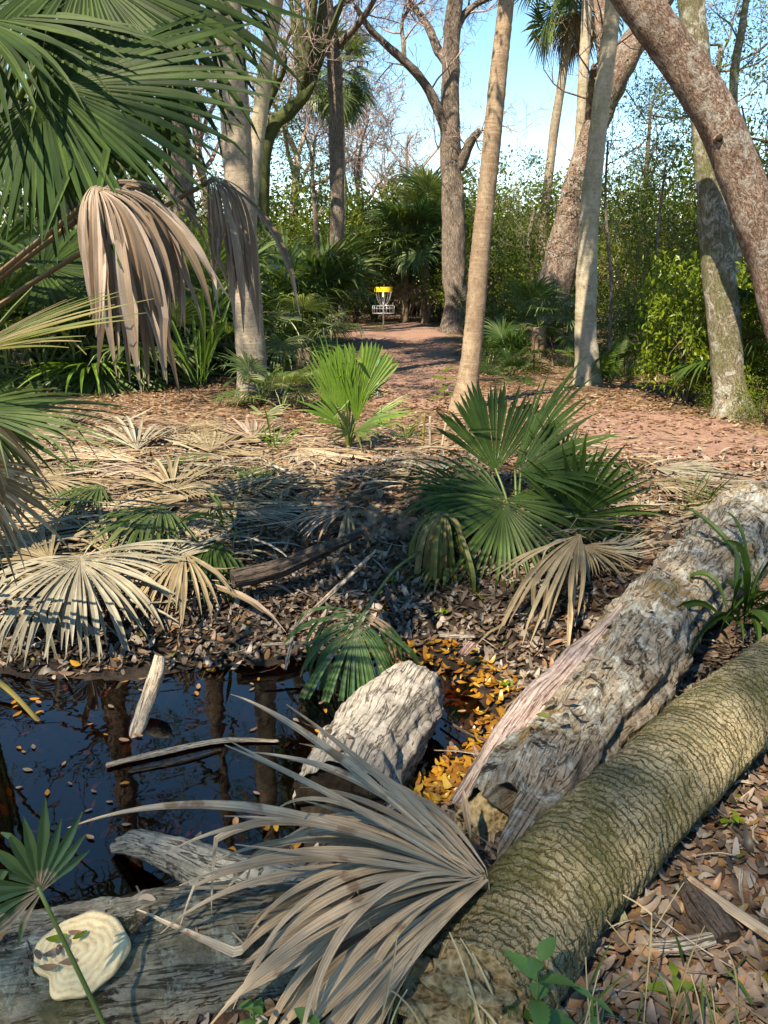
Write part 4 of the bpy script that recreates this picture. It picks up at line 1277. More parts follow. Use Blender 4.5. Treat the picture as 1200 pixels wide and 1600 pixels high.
# palm behind the tall oak
palm_tree('distant_palm', 'full-crowned palm seen behind the tall oak trunk', [(537, 500, 10), (536, 400, 9), (536, 300, 9), (534, 200, 9), (528, 122, 9)], M['palm_pale'], 212, Y=31, topgrow=0, crown_scale=1.15, nfr=36)
# far bare trees, still leafless
def bare_tree_mesh(seed):
    g = Geo()
    Q, R, s = resample([(0, 0, 0), (0.2, 0, 3.0), (0.1, 0.2, 5.5)], [0.22, 0.17, 0.12], 14)
    V, q, t, uv = tube(Q, R, 8)
    g.add(V, q, t, uv)
    starts = [(Q[-1], (0.3, 0.1, 1)), (Q[-1], (-0.5, 0.1, 1)), (Q[-3], (0.9, 0.2, 0.8)), (Q[-4], (-0.9, -0.2, 0.9)), (Q[-5], (0.2, 0.9, 0.9)), (Q[-1], (0.0, -0.7, 1))]
    tips = []
    tw = twigs(starts, seed, 4, 3.2, 0.09, 4, ns=5, spread=0.8, minr=0.009, tips=tips, ratio=0.62)
    return g, tw, tips
BARE = []
for k in range(3):
    a, b, tips = bare_tree_mesh(300 + k)
    tips = np.array(tips)
    BARE.append((a.mesh('trunk', [M['twig']]), b.mesh('twigs', [M['twig']]), leaf_cloud(tips[::3], 2, 0.2, 0.075, 310 + k).mesh('crown', [M['leaf_bud']], False)))
def bare(px, Y, sc, rot, k, label, x=None):
    p = at(px, 500, Y)
    if x is not None:
        p[0] = x
    p[2] = H(p[0], p[1]) - 0.1
    th = thing('bare_tree', label, 'tree', p, 'leafless trees far beyond the path')
    for nm, me in zip(('trunk', 'twigs', 'crown'), BARE[k]):
        o = link(nm, me, th)
    th.rotation_euler = (0, 0, rot)
    th.scale = (sc, sc, sc)
for a in [(560, 40, 1.05, 0.4, 0, 'pale leafless tree showing between tall oak and forked oak'), (640, 46, 1.15, 2.0, 1, 'pale leafless tree right behind the forked oak limb'), (470, 38, 1.25, 4.0, 2, 'leafless tree behind the crooked oak limb'), (330, 34, 1.2, 1.1, 0, 'leafless tree behind the stout palm trunk'),
          (760, 52, 0.8, 3.1, 1, 'small leafless tree just past the forked oak'), (150, 36, 1.2, 2.9, 2, 'leafless tree far behind the hanging green fans')]:
    bare(*a)
bare(0, 7.5, 1.55, 0.3, 0, 'large leafless oak added out of view on the left to streak the path with shade', -7.2)  # unseen trees added so their branches throw streaks of shade on the path
bare(0, 11.5, 1.6, 2.2, 1, 'second large leafless oak added out of view on the left for path shadows', -8.6)

# ------------------------------------------------------------------ disc golf basket
bp = ground(599, 519)
bk = thing('disc_golf_basket', 'disc golf basket with yellow top band standing at the end of the path', 'basket', bp)
def ringt(rad, z, tr, ns=6, n=40):
    a = np.linspace(0, 2 * pi, n + 1)
    return tube(np.stack([rad * np.cos(a), rad * np.sin(a), z + 0 * a], -1), np.full(n + 1, tr), ns, cap=False)
def lt(A, B, r, ns=6):
    return tube(np.array([A, B], float), np.array([r, r]), ns)
g = Geo(); V, q, t, uv = lt((0, 0, -0.1), (0, 0, 1.32), 0.024, 10); g.add(V, q, t, uv); link('pole', g.mesh('pole', [M['galv']]), bk)
a = np.linspace(0, 2 * pi, 41)
g = Geo()
for r1, r2 in ((0.27, 0.262),):
    V = np.concatenate([np.stack([rr * np.cos(a), rr * np.sin(a), zz + 0 * a], -1) for rr, zz in ((r1, 1.18), (r1, 1.32), (r2, 1.32), (r2, 1.18), (r1, 1.18))])
    i = np.arange(5 * 41).reshape(5, 41)
    g.add(V, np.stack([i[:-1, :-1], i[:-1, 1:], i[1:, 1:], i[1:, :-1]], -1).reshape(-1, 4))
link('band', g.mesh('band', [M['yellow']], sharp=0.6), bk)
g = Geo()
for k in range(4):
    A = (0.265 * cos(k * pi / 2), 0.265 * sin(k * pi / 2), 1.30)
    V, q, t, uv = lt((0, 0, 1.30), A, 0.008); g.add(V, q, t, uv)
link('band_spokes', g.mesh('band_spokes', [M['galv']]), bk)
for k in range(14):
    a0 = k * 2 * pi / 14
    pts = [(0.245 * cos(a0), 0.245 * sin(a0), 1.2), (0.19 * cos(a0), 0.19 * sin(a0), 0.98), (0.10 * cos(a0), 0.10 * sin(a0), 0.82), (0.03 * cos(a0), 0.03 * sin(a0), 0.80)]
    Q, R, s = resample(pts, [0.010] * 4, 14)
    R = 0.006 + 0.005 * (np.arange(14) % 2)
    V, q, t, uv = tube(Q, R, 5)
    link('chain', Geo().add(V, q, t, uv).mesh('chain', [M['chain']]), bk)
g = Geo()
for rad, z, tr in ((0.33, 0.78, 0.011), (0.33, 0.70, 0.006), (0.33, 0.56, 0.010), (0.18, 0.56, 0.006)):
    V, q, t, uv = ringt(rad, z, tr); g.add(V, q, None, uv)
for k in range(20):
    a0 = k * 2 * pi / 20
    c_, s_ = cos(a0), sin(a0)
    V, q, t, uv = lt((0.33 * c_, 0.33 * s_, 0.56), (0.33 * c_, 0.33 * s_, 0.78), 0.006, 5); g.add(V, q, t, uv)
    V, q, t, uv = lt((0.02 * c_, 0.02 * s_, 0.555), (0.33 * c_, 0.33 * s_, 0.56), 0.005, 5); g.add(V, q, t, uv)
link('cage', g.mesh('cage', [M['galv']]), bk)

# teal topped post with a wire loop
mp = ground(590, 622)
post = thing('marker_post', 'thin grey post with teal tip and wire loop behind the young palm', 'post', mp)
tp = at(592, 552, mp[1])
hgt = tp[2] - mp[2]
V, q, t, uv = lt((0, 0, -0.1), (0.01, 0, hgt * 0.55), 0.017, 10); link('shaft', Geo().add(V, q, t, uv).mesh('shaft', [M['grey_post']]), post)
V, q, t, uv = lt((0.01, 0, hgt * 0.55), (0.02, 0, hgt), 0.020, 10); link('tip', Geo().add(V, q, t, uv).mesh('tip', [M['teal']]), post)
wl = [(0.02, 0, hgt * 0.98), (-0.04, 0, hgt + 0.06), (-0.12, 0, hgt + 0.03), (-0.19, 0.02, hgt - 0.1), (-0.2, 0.02, hgt * 0.5)]
Q, R, s = resample(wl, [0.004] * 5, 18)
V, q, t, uv = tube(Q, R, 5); link('wire_loop', Geo().add(V, q, t, uv).mesh('wire_loop', [M['wire']]), post)
# ------------------------------------------------------------------ palms close by, leaf by leaf
def axis_to(a, b):
    return unit(np.asarray(b) - np.asarray(a))
TOCAM = lambda p: unit(CAM - p)
base = np.array([-2.8, 4.4, 0.0]); base[2] = H(base[0], base[1])
near_palm = thing('young_cabbage_palm', 'young palm with huge green fan leaves and hanging dead fronds', 'palm tree', base)
Q, R, s = resample([base - [0, 0, 0.1], base + [0.05, 0, 0.7], base + [0.1, 0, 1.5]], [0.2, 0.19, 0.17], 30)
V, q, t, uv = tube(Q, R, 20, lambda P, a, ss, rad: 0.02 * np.sin(a * 5 + ss * 40))
link('trunk', Geo().add(V, q, t, uv).mesh('trunk', [M['palm_brown']], True, base), near_palm)
heart = base + np.array([0.1, 0, 1.45])
def near_frond(hpx, hpy, Y, tpx, tpy, dY, Rpx, mat, nrm, start=heart, **kw):
    hub = at(hpx, hpy, Y)
    tip = at(tpx, tpy, Y + dY)
    R = Rpx * depth_of(hub) / FPX
    return frond(near_palm, kw.pop('name', 'frond'), hub, axis_to(hub, tip), np.asarray(nrm, float), R, M[mat], base=start, sag=kw.pop('sag', 0.12), **kw)
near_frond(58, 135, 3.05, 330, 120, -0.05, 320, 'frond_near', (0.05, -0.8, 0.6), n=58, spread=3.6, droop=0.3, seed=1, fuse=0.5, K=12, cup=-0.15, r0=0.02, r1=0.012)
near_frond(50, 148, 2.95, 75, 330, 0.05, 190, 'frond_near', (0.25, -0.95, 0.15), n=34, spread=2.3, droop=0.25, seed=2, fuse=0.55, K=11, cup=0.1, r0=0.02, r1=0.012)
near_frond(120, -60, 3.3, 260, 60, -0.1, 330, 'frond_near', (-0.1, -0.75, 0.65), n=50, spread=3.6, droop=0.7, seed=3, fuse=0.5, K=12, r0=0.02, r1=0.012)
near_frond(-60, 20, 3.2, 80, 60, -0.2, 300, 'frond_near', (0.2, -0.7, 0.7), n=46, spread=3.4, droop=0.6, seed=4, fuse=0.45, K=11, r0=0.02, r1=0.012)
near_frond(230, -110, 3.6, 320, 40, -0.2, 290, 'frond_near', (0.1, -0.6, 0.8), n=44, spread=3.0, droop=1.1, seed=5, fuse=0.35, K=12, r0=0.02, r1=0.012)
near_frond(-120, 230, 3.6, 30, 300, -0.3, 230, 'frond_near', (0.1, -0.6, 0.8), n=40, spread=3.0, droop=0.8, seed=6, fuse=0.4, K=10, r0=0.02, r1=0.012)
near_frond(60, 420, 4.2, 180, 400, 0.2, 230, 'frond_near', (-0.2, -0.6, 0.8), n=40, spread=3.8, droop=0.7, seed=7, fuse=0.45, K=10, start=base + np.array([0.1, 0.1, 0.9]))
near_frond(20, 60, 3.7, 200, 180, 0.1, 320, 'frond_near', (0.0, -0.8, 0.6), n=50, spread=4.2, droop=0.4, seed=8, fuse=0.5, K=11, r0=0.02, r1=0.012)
for hp, tp, Rp, sd, Y, lab in (((138, 290), (190, 312), 265, 11, 2.8, 'brown dead fan hanging limp from its stalk'), ((170, 284), (240, 310), 240, 12, 2.9, 'second brown dead fan hanging behind the first'), ((318, 272), (372, 300), 190, 13, 3.5, 'narrow dark dead fan hanging before the stout palm')):
    hub = at(*hp, Y)
    o = frond(near_palm, 'dead_frond', hub, axis_to(hub, at(*tp, Y - 0.05)), np.array([0.0, -0.5, 0.85]), Rp * depth_of(hub) / FPX, M['dead_brown'], base=heart + np.array([0, -0.1, -0.1]), sag=0.05, r0=0.015, r1=0.010, stalkmat=M['stalk_dead'],
              n=40 if sd < 13 else 30, spread=2.6 if sd < 13 else 1.9, droop=5.0, power=0.3, seed=sd, fuse=0.45, K=20, wob=1.1, fold=0.4, lenvar=0.26, wscale=1.5, jitter=0.12, tipbreak=0.4, label=lab)

base2 = np.array([-2.45, 4.15, 0.0]); base2[2] = H(base2[0], base2[1])
edge_pal = thing('saw_palmetto', 'palmetto at the picture edge pushing yellow-green leaves over the bank', 'palmetto', base2)
for hp, Y, tp, dY, Rp, mat, nrm, n, spr, dr, sd in [((-75, 560), 2.35, (170, 470), 0.05, 270, 'frond_yellow', (0.1, -0.35, 0.95), 16, 1.0, 0.15, 21), ((-90, 640), 2.4, (120, 640), 0.1, 250, 'frond', (0.0, -0.2, 0.97), 22, 1.7, 0.35, 22),
                                               ((-80, 600), 2.5, (60, 820), 0.4, 300, 'dead_silver', (0.5, -0.5, 0.7), 12, 1.3, 0.7, 23), ((-60, 720), 2.6, (70, 840), 0.2, 210, 'dead_silver', (0.3, -0.6, 0.7), 18, 1.7, 0.9, 24), ((-40, 640), 2.9, (40, 700), 0.1, 150, 'frond_dark', (0.3, -0.6, 0.6), 24, 2.8, 0.9, 25)]:
    hub = at(*hp, Y)
    frond(edge_pal, 'frond', hub, axis_to(hub, at(*tp, Y + dY)), nrm, Rp * depth_of(hub) / FPX, M[mat], base=base2, n=n, spread=spr, droop=dr, seed=sd, fuse=0.35, K=12, fold=0.5, lenvar=0.14, floor=lambda x, y: H(x, y) + 0.02)

# palmetto clump on the mound
def clump(name, label, bpx, bpy, specs, Y=None, cat='palmetto', parent=None):
    b = ground(bpx, bpy) if Y is None else at(bpx, bpy, Y)
    b[2] = H(b[0], b[1])
    th = thing(name, label, cat, b)
    for sp in specs:
        (hx, hy, dy, tx, ty, dt, Rp, mat, nrm, kw) = sp
        hub = at(hx, hy, b[1] + dy)
        ax = axis_to(hub, at(tx, ty, b[1] + dy + dt))
        kw = dict(kw)
        st = kw.pop('start', None)
        frond(th, 'frond', hub, ax, nrm, Rp * depth_of(hub) / FPX, M[mat], base=b if st is None else st, sag=0.05, floor=lambda x, y: H(x, y) + 0.015, **kw)
    return th
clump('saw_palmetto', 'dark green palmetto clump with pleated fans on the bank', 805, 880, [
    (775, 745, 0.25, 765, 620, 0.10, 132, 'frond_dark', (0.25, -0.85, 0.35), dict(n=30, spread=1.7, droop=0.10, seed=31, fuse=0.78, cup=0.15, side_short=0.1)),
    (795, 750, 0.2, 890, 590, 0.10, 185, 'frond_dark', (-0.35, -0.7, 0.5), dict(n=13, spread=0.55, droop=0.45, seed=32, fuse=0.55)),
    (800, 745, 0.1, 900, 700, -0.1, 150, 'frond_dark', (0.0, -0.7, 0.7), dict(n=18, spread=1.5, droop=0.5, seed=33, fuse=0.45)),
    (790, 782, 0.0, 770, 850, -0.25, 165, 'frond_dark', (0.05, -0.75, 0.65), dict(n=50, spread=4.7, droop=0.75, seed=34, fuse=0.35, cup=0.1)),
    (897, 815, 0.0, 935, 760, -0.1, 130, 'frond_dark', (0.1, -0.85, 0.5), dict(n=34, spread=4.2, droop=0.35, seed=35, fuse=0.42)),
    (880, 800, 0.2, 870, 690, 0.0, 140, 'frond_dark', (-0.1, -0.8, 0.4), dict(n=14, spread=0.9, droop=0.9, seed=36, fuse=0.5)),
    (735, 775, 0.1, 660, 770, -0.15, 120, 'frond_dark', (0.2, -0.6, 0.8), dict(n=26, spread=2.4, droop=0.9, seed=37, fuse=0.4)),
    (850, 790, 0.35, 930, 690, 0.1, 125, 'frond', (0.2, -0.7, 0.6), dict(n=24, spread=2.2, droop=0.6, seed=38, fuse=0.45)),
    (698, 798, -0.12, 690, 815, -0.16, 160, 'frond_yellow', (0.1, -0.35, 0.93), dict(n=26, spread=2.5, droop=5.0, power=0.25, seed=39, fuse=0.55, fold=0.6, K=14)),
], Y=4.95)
clump('young_palm', 'bright lime-green young palm lit by sun at the path', 545, 702, [
    (560, 640, 0.0, 567, 552, 0.05, 96, 'frond_lime', (0.1, -0.9, 0.2), dict(n=20, spread=1.35, droop=0.02, seed=41, fuse=0.9, side_short=0.05, lenvar=0.02)),
    (535, 650, -0.1, 515, 556, 0.0, 112, 'frond_lime', (0.0, -0.9, 0.3), dict(n=13, spread=0.8, droop=0.1, seed=42, fuse=0.4)),
    (548, 655, -0.05, 540, 558, 0.0, 104, 'frond_lime', (0.3, -0.8, 0.3), dict(n=12, spread=0.7, droop=0.1, seed=43, fuse=0.4)),
    (540, 668, -0.1, 480, 625, -0.1, 75, 'frond_lime', (0.1, -0.6, 0.7), dict(n=10, spread=1.0, droop=0.4, seed=44, fuse=0.4)),
    (565, 665, -0.1, 640, 630, -0.1, 90, 'frond_lime', (0.0, -0.6, 0.7), dict(n=10, spread=0.9, droop=0.6, seed=45, fuse=0.35)),
    (550, 675, -0.2, 600, 660, -0.3, 75, 'frond', (0.0, -0.6, 0.7), dict(n=12, spread=1.4, droop=0.7, seed=46, fuse=0.35)),
    (550, 640, 0.1, 600, 575, 0.2, 75, 'frond_lime', (0.0, -0.7, 0.5), dict(n=9, spread=0.8, droop=0.2, seed=47, fuse=0.4)),
    (530, 660, -0.12, 500, 575, 0.0, 105, 'frond_lime', (0.2, -0.8, 0.3), dict(n=10, spread=0.6, droop=0.15, seed=48, fuse=0.35)),
    (542, 655, -0.15, 530, 560, -0.05, 100, 'frond_lime', (-0.2, -0.8, 0.3), dict(n=10, spread=0.6, droop=0.1, seed=49, fuse=0.35)),
    (556, 668, -0.15, 560, 590, -0.1, 90, 'frond_lime', (-0.2, -0.8, 0.3), dict(n=9, spread=0.7, droop=0.3, seed=50, fuse=0.35)),
    (548, 680, -0.2, 520, 640, -0.25, 70, 'frond_pale', (0.0, -0.7, 0.6), dict(n=10, spread=1.6, droop=0.8, seed=53, fuse=0.3)),
])
# broad green leaf reaching down over the pond
st0 = at(655, 862, 4.6)
lf = thing('reaching_palm_leaf', 'green fan leaf with scorched spots drooping over the pond beside the short log', 'palm leaf', ground(640, 905))
hub = at(562, 958, 3.62)
frond(lf, 'frond', hub, axis_to(hub, at(530, 1085, 3.35)), np.array([0.05, -0.75, 0.62]), 0.50, M['frond_burnt'], base=st0, sag=0.06, r0=0.009, r1=0.007, n=44, spread=3.3, droop=1.7, power=0.5, seed=51, fuse=0.66, cup=-0.2, K=14, costa=0.4, fold=0.5)

# small palm seedling by the mossy log
sb = onz(200, 1680, -0.02)
sd_ = thing('palm_seedling', 'small green fan seedling on a long stalk before the shelf fungus', 'palm seedling', sb)
hub = at(66, 1392, 1.28)
frond(sd_, 'frond', hub, axis_to(hub, at(0, 1330, 1.25)), np.array([0.3, -0.6, 0.75]), 0.155, M['frond_burnt'], base=sb, sag=0.0, r0=0.006, r1=0.004, n=15, spread=3.4, droop=0.25, seed=52, fuse=0.5, K=8)

# big dead frond lying over the logs in front, every leaflet its own piece
hubp = onz(800, 1412, 0.14)
hero = thing('dead_palm_frond', 'big silvery dead palm frond sprawled across the logs at the water\'s edge', 'palm frond', hubp)
def hero_floor(x, y):
    z = H(x, y) + 0.02
    for QQ, RR_ in ((FQ, FR), (DQ, DR), (PQ, PR)):
        d2 = (x[:, None] - QQ[None, ::6, 0]) ** 2 + (y[:, None] - QQ[None, ::6, 1]) ** 2
        k = d2.argmin(1)
        dd = d2[np.arange(len(x)), k]
        rr = RR_[::6][k]
        top = QQ[::6][k, 2] + np.sqrt(np.clip(rr ** 2 - dd, 0, None)) * 1.12 + 0.012
        z = np.where(dd < rr ** 2, np.maximum(z, top), z)
    return z
SEG = []
SEG.append(blade(hubp, axis_to(hubp, onz(330, 1440, 0.16)), np.array([0, -0.12, 1.0]), 0.78, n=40, spread=1.1, droop=1.7, power=0.75, seed=61, fuse=0.42, K=24, lift=0.55, fold=0.32, wob=0.9, lenvar=0.2, side_short=0.15, floor=hero_floor, wscale=2.2, tipbreak=0.1))
SEG.append(blade(hubp - [0, 0, 0.02], axis_to(hubp, onz(500, 1560, 0.05)), np.array([0, -0.45, 0.9]), 0.62, n=20, spread=0.75, droop=0.9, power=0.8, seed=62, fuse=0.66, K=18, lift=0.12, fold=0.55, wob=0.35, lenvar=0.08, side_short=0.05, floor=hero_floor, wscale=2.2, tipbreak=0.1))
SEG.append(blade(hubp + [0, 0, 0.01], axis_to(hubp, onz(500, 1330, 0.05)), np.array([0, 0.1, 1.0]), 0.66, n=18, spread=0.75, droop=2.2, power=0.6, seed=63, fuse=0.42, K=22, lift=0.62, fold=0.32, wob=1.0, lenvar=0.14, side_short=0.1, floor=hero_floor, wscale=2.2, tipbreak=0.1))
blo = link('blade', blade_geo(SEG[1][:1]).mesh('blade', [M['dead_silver']], True, hubp, 0.5), hero)
for S in SEG:
    for k in range(len(S)):
        link('leaflet', blade_geo(S[k:k + 1]).mesh('leaflet', [M['dead_silver']], True, hubp, 0.5), hero)
link('stalk', stalk_geo(hubp + unit(np.array([-1, 0.2, 0])) * 0.12, hubp + np.array([0.10, -0.04, -0.06]), 0.012, 0.018, 0).mesh('stalk', [M['stalk_dead'], M['stalk_dead']], True, hubp), hero)
# single upright curled leaflet
S = blade(onz(738, 1330, 0.0), axis_to(onz(738, 1330, 0.0), at(722, 1235, 2.0)), np.array([0, -1, 0.1]), 0.22, n=1, spread=0.06, droop=0.5, power=2.0, seed=66, fuse=0.5, K=14, fold=0.3, wscale=4.0)
tag(link('curled_leaflet', blade_geo(S).mesh('curled_leaflet', [M['dead_silver']], True, onz(738, 1330, 0.0), 0.5), None, onz(738, 1330, 0.0)), 'single curled dry leaflet standing up before the rotting log', 'leaflet')

# ------------------------------------------------------------------ dead fronds on the banks
def fallen(hx, hy, tx, ty, mat, label, seed, spread=2.6, n=34, lift=0.08, hub_up=0.05, droop=0.6, fuse=0.45, group=None, stalk=None, Rk=1.0, gap=0.0, cat='palm frond', name='dead_palm_frond', nrm=(0, -0.15, 1), wob=0.25, fold=0.4, K=10):
    hub = ground(hx, hy) + np.array([0, 0, hub_up])
    tip = ground(tx, ty)
    R = np.linalg.norm(tip[:2] - hub[:2]) * Rk
    R = float(np.clip(R, 0.25, 1.2))
    th = thing(name, label, cat, hub - [0, 0, hub_up], group)
    ax = tip - hub
    ax[2] = ax[2] * 0.4
    b = None if stalk is None else ground(*stalk) + np.array([0, 0, 0.03])
    r = rng_of(seed)
    lay = 0.012 + 0.05 * r.random()
    frond(th, 'blade', hub, ax, np.asarray(nrm, float), R, M[mat], base=b, sag=0.03, stalkmat=M['stalk_dead'], n=n, spread=spread, droop=droop, power=0.8, seed=seed, fuse=fuse, lift=lift, wob=wob, fold=fold, K=K, gap=gap,
          floor=lambda x, y: np.maximum(H(x, y), WL) + lay, lenvar=0.12)
    return th
fallen(132, 922, 128, 1048, 'dead_grey', 'large pale grey dead fan hanging over the pond\'s far edge', 71, 3.3, 62, 0.12, 0.22, 0.9, 0.58, Rk=1.05, stalk=(135, 880), K=12)
fallen(290, 905, 330, 1010, 'dead_tan', 'tan dead frond split in two, pointing down to the pond', 72, 1.0, 14, 0.1, 0.2, 0.9, 0.5, gap=0.3)
fallen(292, 908, 215, 985, 'dead_tan', 'tan dead frond folded beside the large pale fan', 73, 0.9, 16, 0.06, 0.18, 0.7, 0.5)
fallen(245, 912, 330, 830, 'dead_grey', 'pale dead fan opening up the bank', 74, 1.5, 24, 0.15, 0.12, 0.3, 0.5)
fallen(180, 905, 165, 810, 'dead_tan', 'golden-tan dead frond standing up from the pile', 75, 1.0, 16, 0.22, 0.1, 0.5, 0.45)
fallen(95, 915, -30, 850, 'dead_tan', 'tan dead frond lying towards the picture edge', 76, 1.4, 22, 0.12, 0.15, 0.5, 0.5)
fallen(262, 820, 185, 905, 'frond', 'green fallen frond lying in the dry pile', 77, 1.7, 26, 0.15, 0.16, 0.7, 0.45, name='fallen_palm_frond', stalk=(330, 800))
fallen(335, 872, 338, 955, 'frond_dark', 'dark green frond folded downwards beside the hollow bank', 78, 1.2, 18, 0.0, 0.16, 1.0, 0.5, name='fallen_palm_frond')
fallen(165, 775, 90, 830, 'frond', 'green frond half buried in dry fronds up the bank', 79, 1.8, 24, 0.1, 0.1, 0.5, 0.4, name='fallen_palm_frond')
fallen(150, 608, 135, 668, 'frond_lime', 'sunlit green fan lying on the ground below the palm thicket', 80, 3.4, 44, 0.25, 0.34, 0.7, 0.5, name='fallen_palm_frond', Rk=1.0)
fallen(272, 778, 262, 735, 'dead_tan', 'yellow-hearted dead fan standing in the pile', 81, 2.2, 22, 0.25, 0.05, 0.4, 0.3)
fallen(215, 712, 212, 668, 'dead_grey', 'small spiky dead fan up the sunlit bank', 82, 1.4, 18, 0.22, 0.04, 0.5, 0.3)
fallen(545, 822, 455, 850, 'dead_brown', 'brown dead fan hanging over the hollow bank', 83, 1.3, 22, 0.2, 0.12, 0.8, 0.6)
fallen(545, 815, 542, 880, 'dead_tan', 'narrow tan frond hanging straight down the bank', 84, 0.45, 8, 0.0, 0.12, 1.0, 0.6)
fallen(910, 872, 815, 1008, 'dead_tan', 'tan dead frond drooping to the wet leaves beside the rotting log', 85, 0.8, 18, 0.1, 0.2, 0.8, 0.5)
fallen(905, 880, 985, 900, 'dead_tan', 'tan dead fan spread against the rotting log', 86, 2.2, 28, 0.1, 0.12, 0.6, 0.5)
fallen(930, 885, 1010, 850, 'dead_grey', 'pale dead fan lying behind the palmetto clump', 87, 1.6, 22, 0.1, 0.1, 0.5, 0.45)
fallen(1015, 738, 1160, 752, 'dead_grey', 'cream dead fan lying flat in the sun on the path', 88, 1.7, 28, 0.05, 0.04, 0.4, 0.45, stalk=(985, 722))
fallen(1010, 752, 1130, 790, 'dead_tan', 'tan dead frond flat on the path before the cream fan', 89, 1.3, 20, 0.05, 0.03, 0.4, 0.4)
fallen(640, 770, 590, 735, 'dead_tan', 'tan leaf strips draped over the rotten log end', 90, 1.6, 14, 0.1, 0.12, 0.9, 0.4)
fallen(470, 520, 480, 575, 'frond_pale', 'pale wilted frond hanging at the edge of the path', 91, 3.2, 30, 0.1, 0.5, 1.6, 0.4, name='fallen_palm_frond', Rk=0.5)
r_ = rng_of(99)
pile = [(r_.uniform(-10, 470), r_.uniform(665, 905)) for _ in range(74)]
for k, (x, y) in enumerate(pile):
    a = r_.choice([0.15, 0.5, -0.3, 2.9, 3.4, 2.4, 1.2])  + r_.normal(0, 0.3)
    L = r_.uniform(70, 130)
    m = ['dead_tan', 'dead_grey', 'dead_tan', 'dead_silver', 'dead_brown', 'dead_tan', 'frond'][k % 7]
    tone = {'dead_tan': 'tan', 'dead_grey': 'pale grey', 'dead_silver': 'silvery brown', 'dead_brown': 'dark brown', 'frond': 'green'}[m]
    ring = 'just above the large pale fan' if (x < 270 and y > 850) else 'at the picture edge' if x < 110 else 'beside the hollow bank' if (x > 300 and y > 790) else 'below the young lime palm' if (x > 380) else \
        'atop the pile' if y < 715 else 'amid the pile' if y < 790 else 'low in the pile'
    way = 'pointing up the bank' if sin(a) > 0.55 else 'pointing at the pond' if sin(a) < -0.25 else 'tips towards the path' if cos(a) > 0 else 'tips towards the thicket'
    lab = 'flattened %s palm frond %s, %s' % (tone, ring, way)
    if x > 360 and y > 800:
        continue
    fallen(x, y, x + L * cos(a), y - L * 0.35 * sin(a), m, lab, 400 + k, r_.uniform(0.5, 1.3), int(r_.integers(14, 26)), 0.04, 0.05, 0.5, 0.5, group=('fallen fronds piled on the far bank'), K=8)

# ------------------------------------------------------------------ palmetto thicket and other undergrowth palms
def under(label, px, py, n, scale, seed, Y=None, mats=('frond', 'stalk'), elevs=(85, 70, 60, 45, 30, 10), dead=0, name='fan_palm', cat='palm', stem=0.0, nseg=36, droop=0.95):
    p = ground(px, py) if Y is None else at(px, py, Y)
    p[2] = H(p[0], p[1])
    th = thing(name, label, cat, p, None)
    if stem:
        Q, R, s = resample([(0, 0, -0.1), (0.02, 0, stem * 0.5), (0.0, 0, stem)], [0.15, 0.14, 0.13], 12)
        V, q, t, uv = tube(Q, R, 10, lambda P, a, ss, rad: 0.02 * np.sin(a * 4 + ss * 30))
        link('trunk', Geo().add(V, q, t, uv).mesh('trunk', [M['palm_brown']]), th)
    dress(th, (0, 0, stem), n, seed, elevs, scale, mats=mats, dead=dead, nseg=nseg, droop=droop)
    return th
under('green fan palm in the thicket at the picture edge', 15, 600, 13, 1.75, 501, dead=4)
under('fan palm in the thicket below the hanging dead fronds', 120, 592, 14, 1.8, 502, dead=6, droop=1.1)
under('dark fan palm in the thicket behind the dead fronds', 210, 588, 14, 1.7, 503, dead=5, mats=('frond_pale', 'stalk'))
under('fan palm with drooping leaves next to the stout palm', 300, 600, 13, 1.55, 504, dead=4, droop=1.2)
under('tall fan palm deeper in the thicket at the edge', 60, 575, 13, 2.3, 505, Y=13.5)
under('tall fan palm deeper in the thicket behind dead fronds', 190, 570, 13, 2.3, 506, Y=14, mats=('frond_pale', 'stalk'))
under('tall fan palm in the thicket behind the stout palm', 330, 565, 12, 2.1, 507, Y=14.5)
under('large full fan palm between the stout palm and the tall oak', 470, 530, 24, 2.1, 508, Y=18.5, droop=1.2, elevs=(88, 80, 70, 60, 45, 25, 5))
under('fan palm half hidden beside the tall oak', 432, 545, 16, 1.6, 509, Y=17, droop=1.2)
under('pale wilting fan palm at the path\'s edge', 475, 575, 14, 0.95, 510, Y=13.2, stem=0.45, mats=('frond_pale', 'stalk'), elevs=(60, 40, 20, 0, -20), droop=1.5)
under('low green fan palm at the foot of the stout palm', 440, 640, 9, 0.62, 511, mats=('frond_pale', 'stalk'), elevs=(70, 55, 40, 25))
under('small sprout of palm leaves near the stout palm', 410, 632, 7, 0.6, 512, elevs=(75, 55, 35))
under('bushy fan palm behind the disc golf basket', 632, 500, 18, 1.7, 513, Y=29.5, stem=2.6, dead=3)
under('fan palm next to the forked oak', 664, 500, 18, 1.6, 514, Y=29, stem=2.4, dead=3)
under('palm with silvery top leaves behind the forked oak', 668, 480, 18, 2.2, 515, Y=32, stem=3.2, mats=('frond_pale', 'stalk'))
under('dark fan palm with brown skirt near the pale palm', 838, 570, 14, 0.9, 516, Y=15, stem=0.75, dead=12)
under('low spiky palmetto between leaning palm and pale palm', 790, 582, 11, 0.8, 517, Y=14, mats=('frond_dark', 'stalk'))
under('pale green palmetto low beside the leaning palm', 765, 545, 9, 0.75, 518, Y=18)
under('bluish palmetto at the foot of the pale palm', 795, 605, 8, 0.5, 519, Y=12.6, mats=('frond_dark', 'stalk'))
under('palmetto behind the leaning palm trunk', 830, 545, 10, 1.3, 520, Y=19)
under('fan palm with browned leaves beside the lichen trunk', 1085, 610, 12, 1.0, 521, Y=11.2, mats=('frond_dark', 'stalk'), dead=3, stem=0.35)
